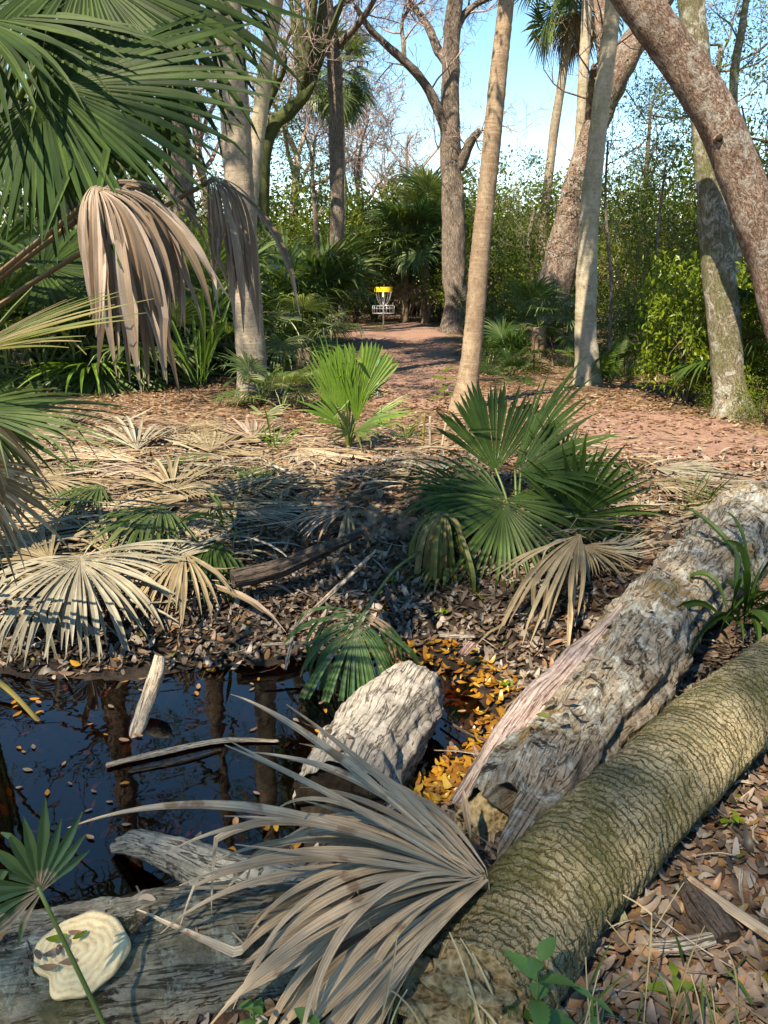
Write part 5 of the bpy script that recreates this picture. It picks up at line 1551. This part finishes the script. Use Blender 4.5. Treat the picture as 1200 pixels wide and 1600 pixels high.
under('dark fan palm at the picture edge below the leaning oak', 1215, 610, 12, 1.05, 522, Y=9.5, mats=('frond_dark', 'stalk'), stem=0.5)
under('shaded fan palm behind the fern patch', 1000, 560, 11, 1.2, 523, Y=16.5)
under('distant fan palm under the thin curved palm', 800, 500, 14, 1.9, 524, Y=30, stem=0.8)
under('distant fan palm below open sky', 770, 495, 14, 2.0, 525, Y=34, stem=1.4, mats=('frond_pale', 'stalk'))
under('fan palm far behind the hanging dead fronds', 250, 540, 12, 2.4, 526, Y=19)
under('fan palm far back at the left picture edge', 30, 540, 12, 2.6, 527, Y=19, mats=('frond_pale', 'stalk'))

# ------------------------------------------------------------------ shrubs
SHRUB = {}
def shrub_mesh(mat, k, size, n=70, per=60):
    key = (mat, k, size)
    if key not in SHRUB:
        c = clump_centres(n, (1.0, 1.0, 0.95), 700 + k, 0.35)
        c += 0.12 * rng_of(k).normal(size=c.shape)
        c[:, 2] = c[:, 2] * 0.9 + 0.95
        leaf = leaf_cloud(c, per, 0.30, size, 800 + k, flat=0.75).mesh('foliage', [M[mat]], False)
        st = [((0, 0, 0), (0.5 * cos(a), 0.5 * sin(a), 1)) for a in (0, 1.3, 2.5, 3.8, 5.0)]
        stem = twigs(st, 900 + k, 2, 1.0, 0.03, 3, minr=0.006).mesh('stems', [M['stem_brown']])
        SHRUB[key] = (leaf, stem)
    return SHRUB[key]
def shrub(label, px, py, w, h, mat, k, Y, size=0.07, group=None, name='shrub'):
    p = at(px, py, Y)
    p[2] = H(p[0], p[1]) - 0.05
    th = thing(name, label, 'shrub', p, group)
    leaf, stem = shrub_mesh(mat, k % 3, size)
    link('foliage', leaf, th)
    link('stems', stem, th)
    th.scale = (w / 2, w / 2, h / 2)
    th.rotation_euler = (0, 0, k * 1.7)
    return th
SH = [('lime bush glowing deep in the palm thicket', 90, 570, 2.6, 3.0, 'leaf_lime', 1, 15.5, 0.06), ('lime bush showing through the thicket behind the stout palm', 345, 570, 2.4, 3.2, 'leaf_lime', 2, 16.5, 0.06),
      ('lime bush in the thicket behind the hanging dead fronds', 225, 570, 2.6, 3.6, 'leaf_lime', 0, 17, 0.06),
      ('yellow-green bush between the stout palm and the pale wilting palm', 428, 560, 1.7, 1.7, 'leaf_lime', 0, 15.5, 0.06), ('green bush behind the stout palm', 400, 560, 3.0, 3.2, 'leaf_mid', 1, 19, 0.06),
      ('bright bush in the thicket behind the dead fronds', 150, 540, 4.5, 5.0, 'leaf_olive', 2, 22, 0.06), ('olive bush far at the left picture edge', 20, 540, 5.0, 5.5, 'leaf_olive', 0, 23, 0.06),
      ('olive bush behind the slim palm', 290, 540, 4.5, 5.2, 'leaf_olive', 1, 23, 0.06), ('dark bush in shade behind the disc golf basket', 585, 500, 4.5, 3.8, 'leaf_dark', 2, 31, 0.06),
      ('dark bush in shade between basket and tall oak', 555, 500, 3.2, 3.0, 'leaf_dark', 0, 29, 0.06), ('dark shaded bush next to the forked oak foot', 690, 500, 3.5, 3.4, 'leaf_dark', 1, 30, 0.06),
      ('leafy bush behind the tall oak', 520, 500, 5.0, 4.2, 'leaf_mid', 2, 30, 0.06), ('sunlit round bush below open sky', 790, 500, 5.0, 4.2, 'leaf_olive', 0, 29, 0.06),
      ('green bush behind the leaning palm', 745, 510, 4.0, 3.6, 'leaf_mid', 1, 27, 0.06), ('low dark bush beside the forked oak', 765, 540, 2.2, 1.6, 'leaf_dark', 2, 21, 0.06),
      ('dense bush around the mossy oak foot', 862, 540, 3.0, 3.0, 'leaf_mid', 0, 20.5, 0.06), ('green bush behind the thin straight palm', 895, 530, 4.0, 4.6, 'leaf_olive', 1, 24, 0.06),
      ('tall airy bush behind the slender sapling', 975, 540, 3.6, 4.6, 'leaf_mid', 2, 20, 0.055), ('olive bush hung with moss behind the fern', 1010, 560, 3.0, 3.0, 'leaf_olive', 0, 17.5, 0.055),
      ('tall green bush behind the lichen trunk', 1085, 540, 4.2, 5.6, 'leaf_mid', 1, 21, 0.06), ('tall green bush behind the leaning oak', 1175, 540, 4.6, 6.2, 'leaf_mid', 2, 20, 0.06),
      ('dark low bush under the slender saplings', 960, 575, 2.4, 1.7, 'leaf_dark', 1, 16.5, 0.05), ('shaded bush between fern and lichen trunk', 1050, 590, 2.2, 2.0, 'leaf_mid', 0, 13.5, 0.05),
      ('lime-leaved shrub in front of the lichen trunk', 1075, 600, 1.5, 2.2, 'leaf_lime', 2, 10.2, 0.10), ('second lime-leaved shrub below the leaning oak', 1170, 590, 1.5, 2.0, 'leaf_lime', 1, 9.7, 0.10),
      ('low weedy shrub at the lichen trunk foot', 1150, 660, 1.1, 0.55, 'leaf_mid', 0, 9.3, 0.05), ('yellow-flecked weed at the picture edge', 1195, 650, 0.8, 0.7, 'leaf_lime', 2, 8.6, 0.05),
      ('mossy green mound of growth round the pale palm foot', 915, 605, 1.0, 0.5, 'leaf_olive', 1, 13.0, 0.035), ('low green growth along the path edge by the leaning palm', 800, 600, 1.7, 0.55, 'leaf_mid', 2, 13.6, 0.04),
      ('low green growth near the pale palmetto', 770, 560, 1.6, 0.6, 'leaf_mid', 0, 17, 0.05), ('small leafy weed cluster by the sunlit fern', 985, 600, 1.4, 0.6, 'leaf_lime', 1, 13.2, 0.045),
      ('low bush at the left path edge below the tall oak', 500, 535, 1.8, 1.0, 'leaf_mid', 1, 20, 0.05), ('small green tuft around the basket pole', 592, 523, 0.9, 0.35, 'leaf_olive', 2, 24.0, 0.04)]
for k, s_ in enumerate(SH):
    shrub(*s_[:3], s_[3], s_[4], s_[5], s_[6] + 0, s_[7], s_[8])
BACK = [(395, 'behind the stout palm'), (440, 'behind the large full fan palm'), (500, 'behind the tall oak foot'), (545, 'left of the basket'), (600, 'straight behind the basket'), (645, 'behind the bushy fan palm'), (700, 'behind the forked oak'), (750, 'beyond the leaning palm'), (800, 'below the open sky'), (850, 'behind the thin curved palm'), (920, 'far behind the pale palm'), (1000, 'far behind the fern'), (1090, 'far behind the lichen trunk'), (1180, 'far behind the leaning oak')]
for k, (x, w_) in enumerate(BACK):
    shrub('broad dense green bush far off, ' + w_, x, 500, 7.5, 5.6 + (k % 3) * 0.6, ['leaf_mid', 'leaf_olive', 'leaf_mid'][k % 3], k, 36 + (k % 2) * 2, 0.065)
# taller leafy trees closing the view at the sides
def leafy(label, px, Y, h, w, mat, seed, lean=0.0, size=0.08, n=80, per=70, lo=0.35, bark='oak'):
    p = at(px, 560, Y)
    p[2] = H(p[0], p[1])
    th = thing('leafy_tree', label, 'tree', p)
    Q, R, s = resample([(0, 0, -0.1), (lean * 0.3, 0, h * 0.35), (lean, 0.2, h * 0.9)], [0.02 * h, 0.016 * h, 0.005 * h], 24)
    V, q, t, uv = tube(Q, R, 10, lambda P, a, ss, rad: 0.08 * rad * fnoise(P, 4, seed, 2))
    link('trunk', Geo().add(V, q, t, uv).mesh('trunk', [M[bark]]), th)
    st = [(Q[i], rng_of(seed + i).normal(0, 1, 3) + np.array([0, 0, 0.4])) for i in range(int(lo) if lo > 1 else 8, 24, 1)]
    tips = []
    tw = twigs(st, seed, 2, w * 0.42, 0.004 * h, 3, minr=0.006, tips=tips)
    link('limbs', tw.mesh('limbs', [M[bark]]), th)
    tips = np.array(tips)
    r = rng_of(seed)
    tips = tips[r.permutation(len(tips))[:n]]
    link('crown', leaf_cloud(tips, per, 0.42, size, seed).mesh('crown', [M[mat]], False), th)
for a in [('bright leafy tree far back behind the green fans', 60, 26, 10.5, 5.5, 'leaf_olive', 601), ('leafy tree behind the hanging dead fronds', 215, 28, 11.5, 5.5, 'leaf_olive', 602), ('leafy tree between stout palm and thicket', 300, 30, 10.0, 5.0, 'leaf_mid', 603),
          ('fine-leaved tree behind the pale palm', 985, 23, 6.6, 4.0, 'leaf_blue', 604), ('fine-leaved tree behind the lichen trunk', 1075, 24, 8.4, 4.4, 'leaf_blue', 605), ('tall sunlit tree behind the leaning oak', 1185, 17, 9.0, 4.6, 'leaf_olive', 606),
          ('tall leafy tree just beyond the picture edge', 1330, 19, 10.0, 5.5, 'leaf_mid', 607), ('leafy tree far off beyond the left picture edge', -160, 24, 11.0, 6.0, 'leaf_mid', 608)]:
    leafy(*a[:4], a[4], a[5], a[6])

for a in [('tall oak with high open crown rising behind the palm thicket', 120, 17, 19.0, 7.0, 'leaf_olive', 621), ('second tall high-crowned oak deeper behind the thicket', 300, 21, 20.0, 7.5, 'leaf_mid', 622), ('tall high-crowned oak beyond the left picture edge', -180, 15, 17.0, 7.0, 'leaf_mid', 623)]:
    leafy(*a[:4], a[4], a[5], a[6], n=80, per=34, size=0.12, lo=11)

# fern patch
fp = ground(958, 596)
fern = thing('fern', 'bright green fern in the sun beside the pale palm', 'fern', fp)
r_ = rng_of(77)
def fern_leaf(seed, L=0.75):
    r = rng_of(seed)
    g = Geo()
    s = np.linspace(0, 1, 12)
    P = np.stack([s * L * 0.75, 0 * s, L * (1.0 * s - 0.55 * s ** 2)], -1)
    V, q, t, uv = tube(P, np.linspace(0.004, 0.0015, 12), 4)
    g.add(V, q, t, uv)
    for k in range(3, 36):
        f = k / 36
        p = np.array([np.interp(f, s, P[:, 0]), 0, np.interp(f, s, P[:, 2])])
        ln = 0.15 * L * np.sin(pi * min(1, f * 0.9 + 0.12)) + 0.015
        for sg in (-1, 1):
            d = np.array([0.35, sg, 0.05])
            tip = p + d * ln - np.array([0, 0, 0.02])
            g.add([p, p + d * ln * 0.5 + [0.011, 0, 0], tip, p + d * ln * 0.5 - [0.011, 0, 0]], [(0, 1, 2, 3)])
    return g.mesh('frond', [M['fern']], False)
FL = [fern_leaf(k) for k in range(2)]
for k in range(16):
    o = link('frond', FL[k % 2], fern, (r_.normal(0, 0.22), r_.normal(0, 0.22), 0))
    o.rotation_euler = (0, r_.normal(-0.15, 0.15), k * 2.4)
    sc = r_.uniform(0.8, 1.35)
    o.scale = (sc, sc, sc)

# ------------------------------------------------------------------ strap-leaved sedges
def straps(name, label, base, n, L, seed, mat, cat='sedge', w=0.012, dirv=(0, 0, 1), spread=0.6, droop=1.0):
    th = thing(name, label, cat, base)
    r = rng_of(seed)
    for k in range(n):
        d = unit(np.asarray(dirv) + r.normal(0, spread, 3) * np.array([1, 1, 0.3]))
        b = np.asarray(base) + r.normal(0, 0.04, 3) * np.array([1, 1, 0])
        side = unit(np.cross(d, [0.3, -1, 0.2]))
        S = blade(b, d, np.cross(side, d), L * r.uniform(0.6, 1.2), n=1, spread=0.05, droop=droop * r.uniform(0.6, 1.5), power=0.9, seed=seed * 31 + k, fuse=0.5, K=12, fold=0.35, wscale=w / (0.5 * L * 0.025), floor=lambda x, y: H(x, y) + 0.01)
        link('leaf', blade_geo(S).mesh('leaf', [M[mat]], True, base, 0.6), th)
    return th
straps('sedge', 'arching dark green strap leaves growing between the two fallen trunks', onz(1150, 985, 0.05), 34, 0.66, 91, 'frond_dark', droop=1.9, dirv=(-0.25, -0.35, 1), w=0.020, spread=0.7)
straps('sedge', 'second tuft of strap leaves at the picture edge above the palm trunk', onz(1205, 950, 0.06), 26, 0.6, 92, 'frond_dark', droop=1.5, dirv=(-0.1, -0.1, 1), w=0.012)
straps('sedge', 'thin grass tuft beside the rotting log at the path', ground(1085, 800), 26, 0.33, 93, 'grass', droop=0.8, w=0.005)
straps('sedge', 'thin green tuft among dry fronds below the bright young palm', ground(430, 705), 18, 0.4, 94, 'frond_lime', droop=0.7, w=0.008)
straps('sedge', 'grassy tuft on the bank top beside the dead stalks', ground(635, 690), 20, 0.34, 95, 'frond_lime', droop=0.8, w=0.007)
straps('sedge', 'long green leaves trailing over the pile beside the hollow bank', ground(365, 830), 14, 0.55, 96, 'frond', droop=1.3, w=0.010, dirv=(-0.3, -0.3, 0.7))

straps('sedge', 'upright yellow-green strap leaves at the thicket edge beside the stout palm', ground(315, 610), 12, 1.5, 97, 'frond_lime', droop=0.35, w=0.03, spread=0.22)
straps('sedge', 'dry pale strap leaves hanging in the thicket under dead fronds', ground(200, 600), 24, 1.3, 98, 'frond_pale', droop=1.2, w=0.022, spread=0.5)
straps('sedge', 'dry pale strap leaves in the thicket at the picture edge', ground(70, 600), 24, 1.3, 99, 'frond_pale', droop=1.2, w=0.022, spread=0.5)
# ------------------------------------------------------------------ unseen oak added behind the viewer, crown shaped to shade the near bank
def shade_wanted(px, py):
    """share of shade the photograph shows at a place of the ground"""
    if py > 1235: return 0.97
    if 560 < px < 800 and 1050 < py < 1235: return 0.12
    if 640 < px < 1000 and 640 < py < 940: return 0.95
    if 400 < px < 660 and 800 < py < 1010: return 0.5
    if px < 330 and 1040 < py < 1140: return 0.2
    if py > 1010: return 0.9
    if px > 930 and py > 860: return 0.7
    if px < 420 and py > 800: return 0.25
    return 0.15
sb = np.array([-4.6, -9.5, 0.0]); sb[2] = H(sb[0], sb[1])
oak = thing('shade_oak', 'unseen tall oak behind the viewer, added to shade the near bank', 'tree', sb)
Q, R, s = resample([sb - [0, 0, 0.1], sb + [0.1, 0.1, 4], sb + [0.5, 0.5, 8], sb + [0.8, 0.9, 12], sb + [1.2, 1.2, 16]], [0.52, 0.42, 0.38, 0.28, 0.08], 50)
V, q, t, uv = tube(Q, R, 22, lambda P, a, ss, rad: 0.09 * rad * fnoise(P, 4, 3, 3))
link('trunk', Geo().add(V, q, t, uv).mesh('trunk', [M['oak']], True, sb), oak)
r_ = rng_of(4242)
cl = []
k_ = 1.0 / math.tan(SUN_EL)
for _ in range(1500):
    gx, gy = r_.uniform(-4.2, 4.2), r_.uniform(0.5, 6.8)
    gz = float(H(gx, gy))
    d = np.array([gx, gy, gz]) - CAM
    dep = d[1] * CP - d[2] * SP
    if dep < 0.3:
        want = 0.9
    else:
        px = CX + FPX * d[0] / dep
        py = CY - FPX * (d[1] * SP + d[2] * CP) / dep
        want = shade_wanted(px, py)
    if r_.random() > want * (0.95 if want > 0.96 else 0.62):
        continue
    z = r_.uniform(13.5, 17.5)
    c = np.array([gx, gy, gz]) + SUN_DIR / SUN_DIR[2] * (z - gz)
    cl.append(c)
cl = np.array(cl)
g = leaf_cloud(cl, 40, 0.27, 0.085, 4243)
link('crown', g.mesh('crown', [M['leaf_dark']], False, sb), oak)
g = Geo()
for i in range(0, len(cl), 40):
    j = 18 + int(r_.integers(0, 30))
    mid = (Q[j] + cl[i]) / 2 + np.array([0, 0, 0.5])
    LQ, LR, s = resample([Q[j], mid, cl[i]], [0.05, 0.025, 0.008], 10)
    V, q, t, uv = tube(LQ, LR, 5)
    g.add(V, q, t, uv)
link('limbs', g.mesh('limbs', [M['oak']], True, sb), oak)

# ------------------------------------------------------------------ far woodland, one mass all round
r_ = rng_of(31)
cs = []
for _ in range(3600):
    a = r_.uniform(0, 2 * pi)
    rad = r_.uniform(42, 62)
    x, y = rad * sin(a), rad * cos(a)
    top = 4.2 + 2.5 * abs(sin(a * 3 + 1)) + 3.5 * (abs(((a + pi) % (2 * pi)) - pi) > 0.45) + 1.2 * sin(a * 17)
    cs.append((x, y, H(x, y) + top * r_.random() ** 1.25))
for _ in range(1500):
    a = r_.uniform(0, 2 * pi)
    rad = r_.uniform(34, 42)
    x, y = rad * sin(a), rad * cos(a)
    cs.append((x, y, H(x, y) + 3.4 * r_.random() ** 1.2))
cs = np.array(cs)
g = leaf_cloud(cs, 50, 1.3, 0.25, 32)
tag(link('far_woodland', g.mesh('far_woodland', [M['leaf_mid']], False)), 'dense green woodland closing the view far beyond the path', 'woodland', kind='stuff')

# ------------------------------------------------------------------ leaf litter
def pts_in(n, x0, x1, y0, y1, seed, dmin=0.0, power=1.0):
    r = rng_of(seed)
    x = r.uniform(x0, x1, n)
    y = y0 + (y1 - y0) * r.random(n) ** power
    k = (pond_dist(x, y) > dmin)
    x, y = x[k], y[k]
    return np.stack([x, y, H(x, y) + r.random(len(x)) * 0.02 + 0.006], -1)
near = pts_in(17000, -1.6, 2.6, 0.9, 3.6, 1001, 0.0)
mid = pts_in(15000, -3.6, 4.2, 3.0, 7.2, 1002, 0.0)
midred = pts_in(9000, -4.0, 5.0, 5.2, 12.0, 1003, 0.5)
far = pts_in(9000, -5.0, 6.0, 9.0, 21.0, 1004, 0.5)
midred[:, 2] += 0.018
far[:, 2] += 0.020
shelf = np.concatenate([pts_in(3000, -0.9, 1.6, 3.2, 5.0, 1007, -0.03), pts_in(2600, -3.0, 0.2, 3.2, 4.4, 1017, -0.14)])
# nearest leaves are pieces of the ground of their own
dist = np.linalg.norm(near - CAM, axis=1)
px_ = CX + FPX * near[:, 0] / (near[:, 1] * CP - (near[:, 2] - CAM[2]) * SP)
py_ = CY - FPX * (near[:, 1] * SP + (near[:, 2] - CAM[2]) * CP) / (near[:, 1] * CP - (near[:, 2] - CAM[2]) * SP)
vis = (px_ > 760) & (px_ < 1200) & (py_ > 1180) & (py_ < 1600) & ((px_ - 1200) * -0.2 + py_ > 1200)
order = np.where(vis)[0][np.argsort(dist[vis])]
ind = order[:240]
LM = []
for k in range(6):
    V, q = leaf_shape(600 + k, 0.078, 0.032, 1.0)
    LM.append(mesh_np('leaf', V, q, mats=[M['litter']]))
LMR = []
for k in range(3):
    V, q = leaf_shape(620 + k, 0.085, 0.036, 1.0)
    LMR.append(mesh_np('leaf', V, q, mats=[M['litter_red']]))
r_ = rng_of(1010)
for k in ind:
    me = LMR[int(r_.integers(0, 3))] if r_.random() < 0.18 else LM[int(r_.integers(0, 6))]
    o = link('leaf', me, ground_o, near[k] + np.array([0, 0, 0.012]))
    o.rotation_euler = (r_.normal(0, 0.35), r_.normal(0, 0.35), r_.uniform(0, 6.28))
    sc = r_.uniform(0.45, 1.05)
    o.scale = (sc, sc * r_.uniform(0.7, 1.05), sc)
rest = np.delete(near, ind, 0)
g = scatter_leaves(rest, 0.78, 1005)
scatter_leaves(mid, 1.0, 1006, geo=g)
scatter_leaves(shelf, 0.95, 1008, geo=g)
scatter_leaves(midred, 1.05, 1009, tilt=0.12, geo=g, mat=1, curl=0.45)
scatter_leaves(far, 1.25, 1011, tilt=0.06, geo=g, mat=1, curl=0.3)
for QQ, RR_, nn, sd in ((RQ, RRR, 170, 1), (FQ, FR, 26, 2), (SQ, SR, 6, 3)):
    r = rng_of(sd)
    i = r.integers(5, len(QQ) - 5, nn)
    off = r.normal(0, 0.3, nn)
    T, N, B = frames(QQ)
    sidev = unit(np.cross(T[i], [0, 0, 1.0]))
    P_ = QQ[i] + sidev * (np.sin(off) * RR_[i])[:, None] + np.array([0, 0, 1]) * (np.cos(off) * RR_[i] * 1.04)[:, None]
    scatter_leaves(P_, 0.8, 1100 + sd, geo=g)
tag(link('leaf_litter', g.mesh('leaf_litter', [M['litter'], M['litter_red']])), 'brown and grey fallen leaves carpeting the banks', 'leaf litter', kind='stuff')

# leaves on and under the water: single floating leaves are pieces of the pond
r_ = rng_of(1200)
OM = []
for k in range(5):
    V, q = leaf_shape(640 + k, 0.066, 0.03, 0.25)
    OM.append(mesh_np('leaf', V, q, mats=[M[('litter_orange', 'litter_red', 'litter', 'litter_orange', 'litter')[k]]]))
cnt = 0
while cnt < 105:
    if r_.random() < 0.5:
        px, py = r_.uniform(640, 800), r_.uniform(1020, 1260)
    else:
        px, py = r_.uniform(20, 620), r_.uniform(1040, 1330)
    p = onz(px, py, WL + 0.006)
    if pond_dist(p[:1], p[1:2])[0] > -0.02:
        continue
    o = link('leaf', OM[int(r_.choice([0, 1, 2, 3, 4], p=[.2, .25, .2, .15, .2]))], water_o, p)
    o.rotation_euler = (r_.normal(0, 0.04), r_.normal(0, 0.04), r_.uniform(0, 6.28))
    sc = r_.uniform(0.35, 0.8)
    o.scale = (sc, sc, sc)
    cnt += 1
# sunken orange leaves filling the shallows
P_ = []
while len(P_) < 1260:
    if len(P_) < 1100:
        px, py = r_.uniform(560, 815), r_.uniform(1005, 1270)
    else:
        px, py = r_.uniform(-50, 560), r_.uniform(1035, 1330)
    p = onz(px, py, WL)
    if pond_dist(p[:1], p[1:2])[0] > 0.04:
        continue
    p[2] = H(p[0], p[1]) + 0.012 + 0.02 * r_.random()
    P_.append(p)
tag(link('sunken_leaves', scatter_leaves(np.array(P_), 0.85, 1201, 0.15).mesh('sunken_leaves', [M['litter_orange']])), 'orange leaves lying in the shallow tea-coloured water', 'leaf litter', kind='stuff')

# twigs among the leaves
r = rng_of(1250)
g = Geo()
tp_ = np.concatenate([pts_in(420, -1.2, 2.6, 0.9, 3.6, 1251, 0.0), pts_in(500, -3.2, 3.6, 3.2, 7.0, 1252, 0.0)])
for p in tp_:
    a = r.uniform(0, 6.28)
    L = r.uniform(0.06, 0.28)
    d = np.array([cos(a), sin(a), r.normal(0, 0.08)])
    m_ = p + d * L * 0.5 + r.normal(0, 0.012, 3)
    Qt, Rt, s = resample([p + [0, 0, 0.012], m_ + [0, 0, 0.016], p + d * L + [0, 0, 0.012]], [0.004, 0.0035, 0.0015], 6)
    V, q, t, uv = tube(Qt, Rt * r.uniform(0.6, 1.6), 4)
    g.add(V, q, t, uv, int(r.integers(0, 2)))
tag(link('twig_litter', g.mesh('twig_litter', [M['stem_brown'], M['stick']])), 'small broken twigs strewn among the fallen leaves', 'twigs', kind='stuff')

# loose strips of dead palm leaf all over the far bank
r = rng_of(1300)
n = 2400
px = r.uniform(-60, 700, n)
py = 650 + 290 * r.random(n)
right = r.random(n) < 0.16
px = np.where(right, r.uniform(820, 1250, n), px)
py = np.where(right, r.uniform(690, 860, n), py)
g = Geo()
for k in range(n):
    if px[k] > 380 and px[k] < 820 and py[k] > 770:
        continue
    p = ground(px[k], py[k]) + np.array([0, 0, 0.01 + 0.06 * r.random()])
    a = r.uniform(-0.7, 0.7) + (pi if r.random() < 0.5 else 0)
    S = blade(p, (cos(a), sin(a), r.normal(0.05, 0.12)), (r.normal(0, 0.3), -0.2, 1), r.uniform(0.25, 0.75), n=1, spread=0.05, droop=0.5, seed=1400 + k, fuse=0.45, K=7, wscale=r.uniform(0.6, 1.5) * 1.6, wob=0.8, floor=lambda x, y: H(x, y) + 0.01)
    blade_geo(S, g, int(r.integers(0, 3)))
tag(link('palm_leaf_litter', g.mesh('palm_leaf_litter', [M['dead_tan'], M['dead_grey'], M['dead_brown']], True, sharp=0.5)), 'loose dry strips of palm leaf strewn over the banks', 'leaf litter', kind='stuff')

# ------------------------------------------------------------------ small plants in front
def toothed_leaf(L, W, seed, teeth=9, bend=0.5):
    r = rng_of(seed)
    n = teeth * 2 + 1
    s = np.linspace(0, 1, n)
    w = W / 2 * np.sin(pi * s ** 0.75) ** 0.9
    w = w * (1 + 0.10 * np.where(np.arange(n) % 2, 1, -1)) + 0.0006
    x = s * L
    z = -bend * L * s ** 2 * 0.5
    V = np.stack([np.stack([x, -w, z + w * 0.3], -1), np.stack([x, 0 * w, z], -1), np.stack([x, w, z + w * 0.3], -1)], 1).reshape(-1, 3)
    i = np.arange(n * 3).reshape(n, 3)
    q = np.concatenate([np.stack([i[:-1, c], i[1:, c], i[1:, c + 1], i[:-1, c + 1]], -1).reshape(-1, 4) for c in (0, 1)])
    return V, q
def herb(name, label, base, top, pairs, seed, mat='nettle', cat='plant', L=0.11, W=0.05):
    base, top = np.asarray(base), np.asarray(top)
    th = thing(name, label, cat, base)
    link('stem', stalk_geo(base - [0, 0, 0.02], top, 0.004, 0.002, 0, mat=0).mesh('stem', [M['stem']], True, base), th)
    r = rng_of(seed)
    for k in range(pairs):
        f = 0.35 + 0.65 * k / max(pairs - 1, 1)
        p = base + (top - base) * f
        for sg in (0, 1):
            V, q = toothed_leaf(L * (1.15 - 0.5 * f) * r.uniform(0.85, 1.15), W * (1.15 - 0.5 * f), seed + k, bend=r.uniform(0.2, 0.9))
            o = link('leaf', mesh_np('leaf', V, q, mats=[M[mat]]), th, p - base)
            o.rotation_euler = (r.normal(0, 0.2), -r.uniform(0.0, 0.55), k * 1.35 + sg * pi + r.normal(0, 0.2))
    return th
herb('nettle', 'nettle-like green plant with toothed leaves before the palm trunk butt', onz(835, 1640, 0.0), at(842, 1500, 1.27), 4, 11)
herb('leafy_weed', 'small leafy green weed at the lower picture edge beside the palm trunk', onz(930, 1640, 0.0), at(925, 1560, 1.25), 3, 12, L=0.07, W=0.022)
herb('leafy_weed', 'light green seedling in leaf litter near the palm trunk', onz(1050, 1560, 0.0), at(1055, 1525, 1.42), 2, 13, 'leaf_lime', L=0.07, W=0.03)
herb('vine_sprig', 'small vine with round green leaves below the big dead frond', onz(400, 1625, 0.02), at(395, 1575, 1.24), 3, 14, 'nettle', L=0.05, W=0.035)
herb('vine_sprig', 'second little vine sprig at the lower picture edge under the dead frond', onz(470, 1640, 0.02), at(480, 1590, 1.22), 3, 15, 'nettle', L=0.05, W=0.035)
herb('tall_weed', 'thin weedy shoot with broad leaves beside the leaning palm', ground(692, 640), at(697, 580, ground(692, 640)[1]), 4, 16, 'leaf_mid', L=0.28, W=0.11)
for k, (a, b, lab) in enumerate([(1140, 1297, 'single fresh green leaf on the litter by the palm trunk'), (966, 1215, 'small green sprout between the two fallen trunks'), (985, 1195, 'green seedling leaf next to the dark branch'), (612, 915, 'tiny green sprout on the muddy bank'), (690, 965, 'tiny green seedling under the yellowing leaf'), (790, 1080, 'small green sprout at the rim of the orange shallows')]):
    p = ground(a, b) + np.array([0, 0, 0.02])
    herb('sprout', lab, p, p + np.array([0.01, 0, 0.035]), 2, 30 + k, 'leaf_lime', cat='sprout', L=0.05, W=0.03)
# grass at the lower edge
r = rng_of(1500)
gg, gd = Geo(), Geo()
for k in range(150):
    px, py = r.uniform(560, 1230), r.uniform(1590, 1760)
    if k < 26:
        px, py = r.uniform(600, 1200), r.uniform(1500, 1620)
    p = onz(px, py, 0.0)
    p[2] = H(p[0], p[1])
    dry = r.random() < 0.42
    L = r.uniform(0.12, 0.30) * (1.25 if dry else 0.8)
    d = unit(np.array([r.normal(0, 0.35), r.normal(0.1, 0.3), 1]))
    S = blade(p, d, np.cross(unit(np.cross(d, [0.2, -1, 0])), d), L, n=1, spread=0.05, droop=r.uniform(0.2, 1.2), power=1.3, seed=1600 + k, fuse=0.4, K=9, fold=0.3, wscale=(0.5 if dry else 1.4), wob=0.3)
    blade_geo(S, gd if dry else gg)
tag(link('green_grass', gg.mesh('green_grass', [M['grass']], True, sharp=0.6)), 'short green grass blades along the lower edge', 'grass', kind='stuff')
tag(link('dry_grass', gd.mesh('dry_grass', [M['grass_dry']], True, sharp=0.6)), 'wispy dry straw-coloured grass along the lower edge', 'grass', kind='stuff')
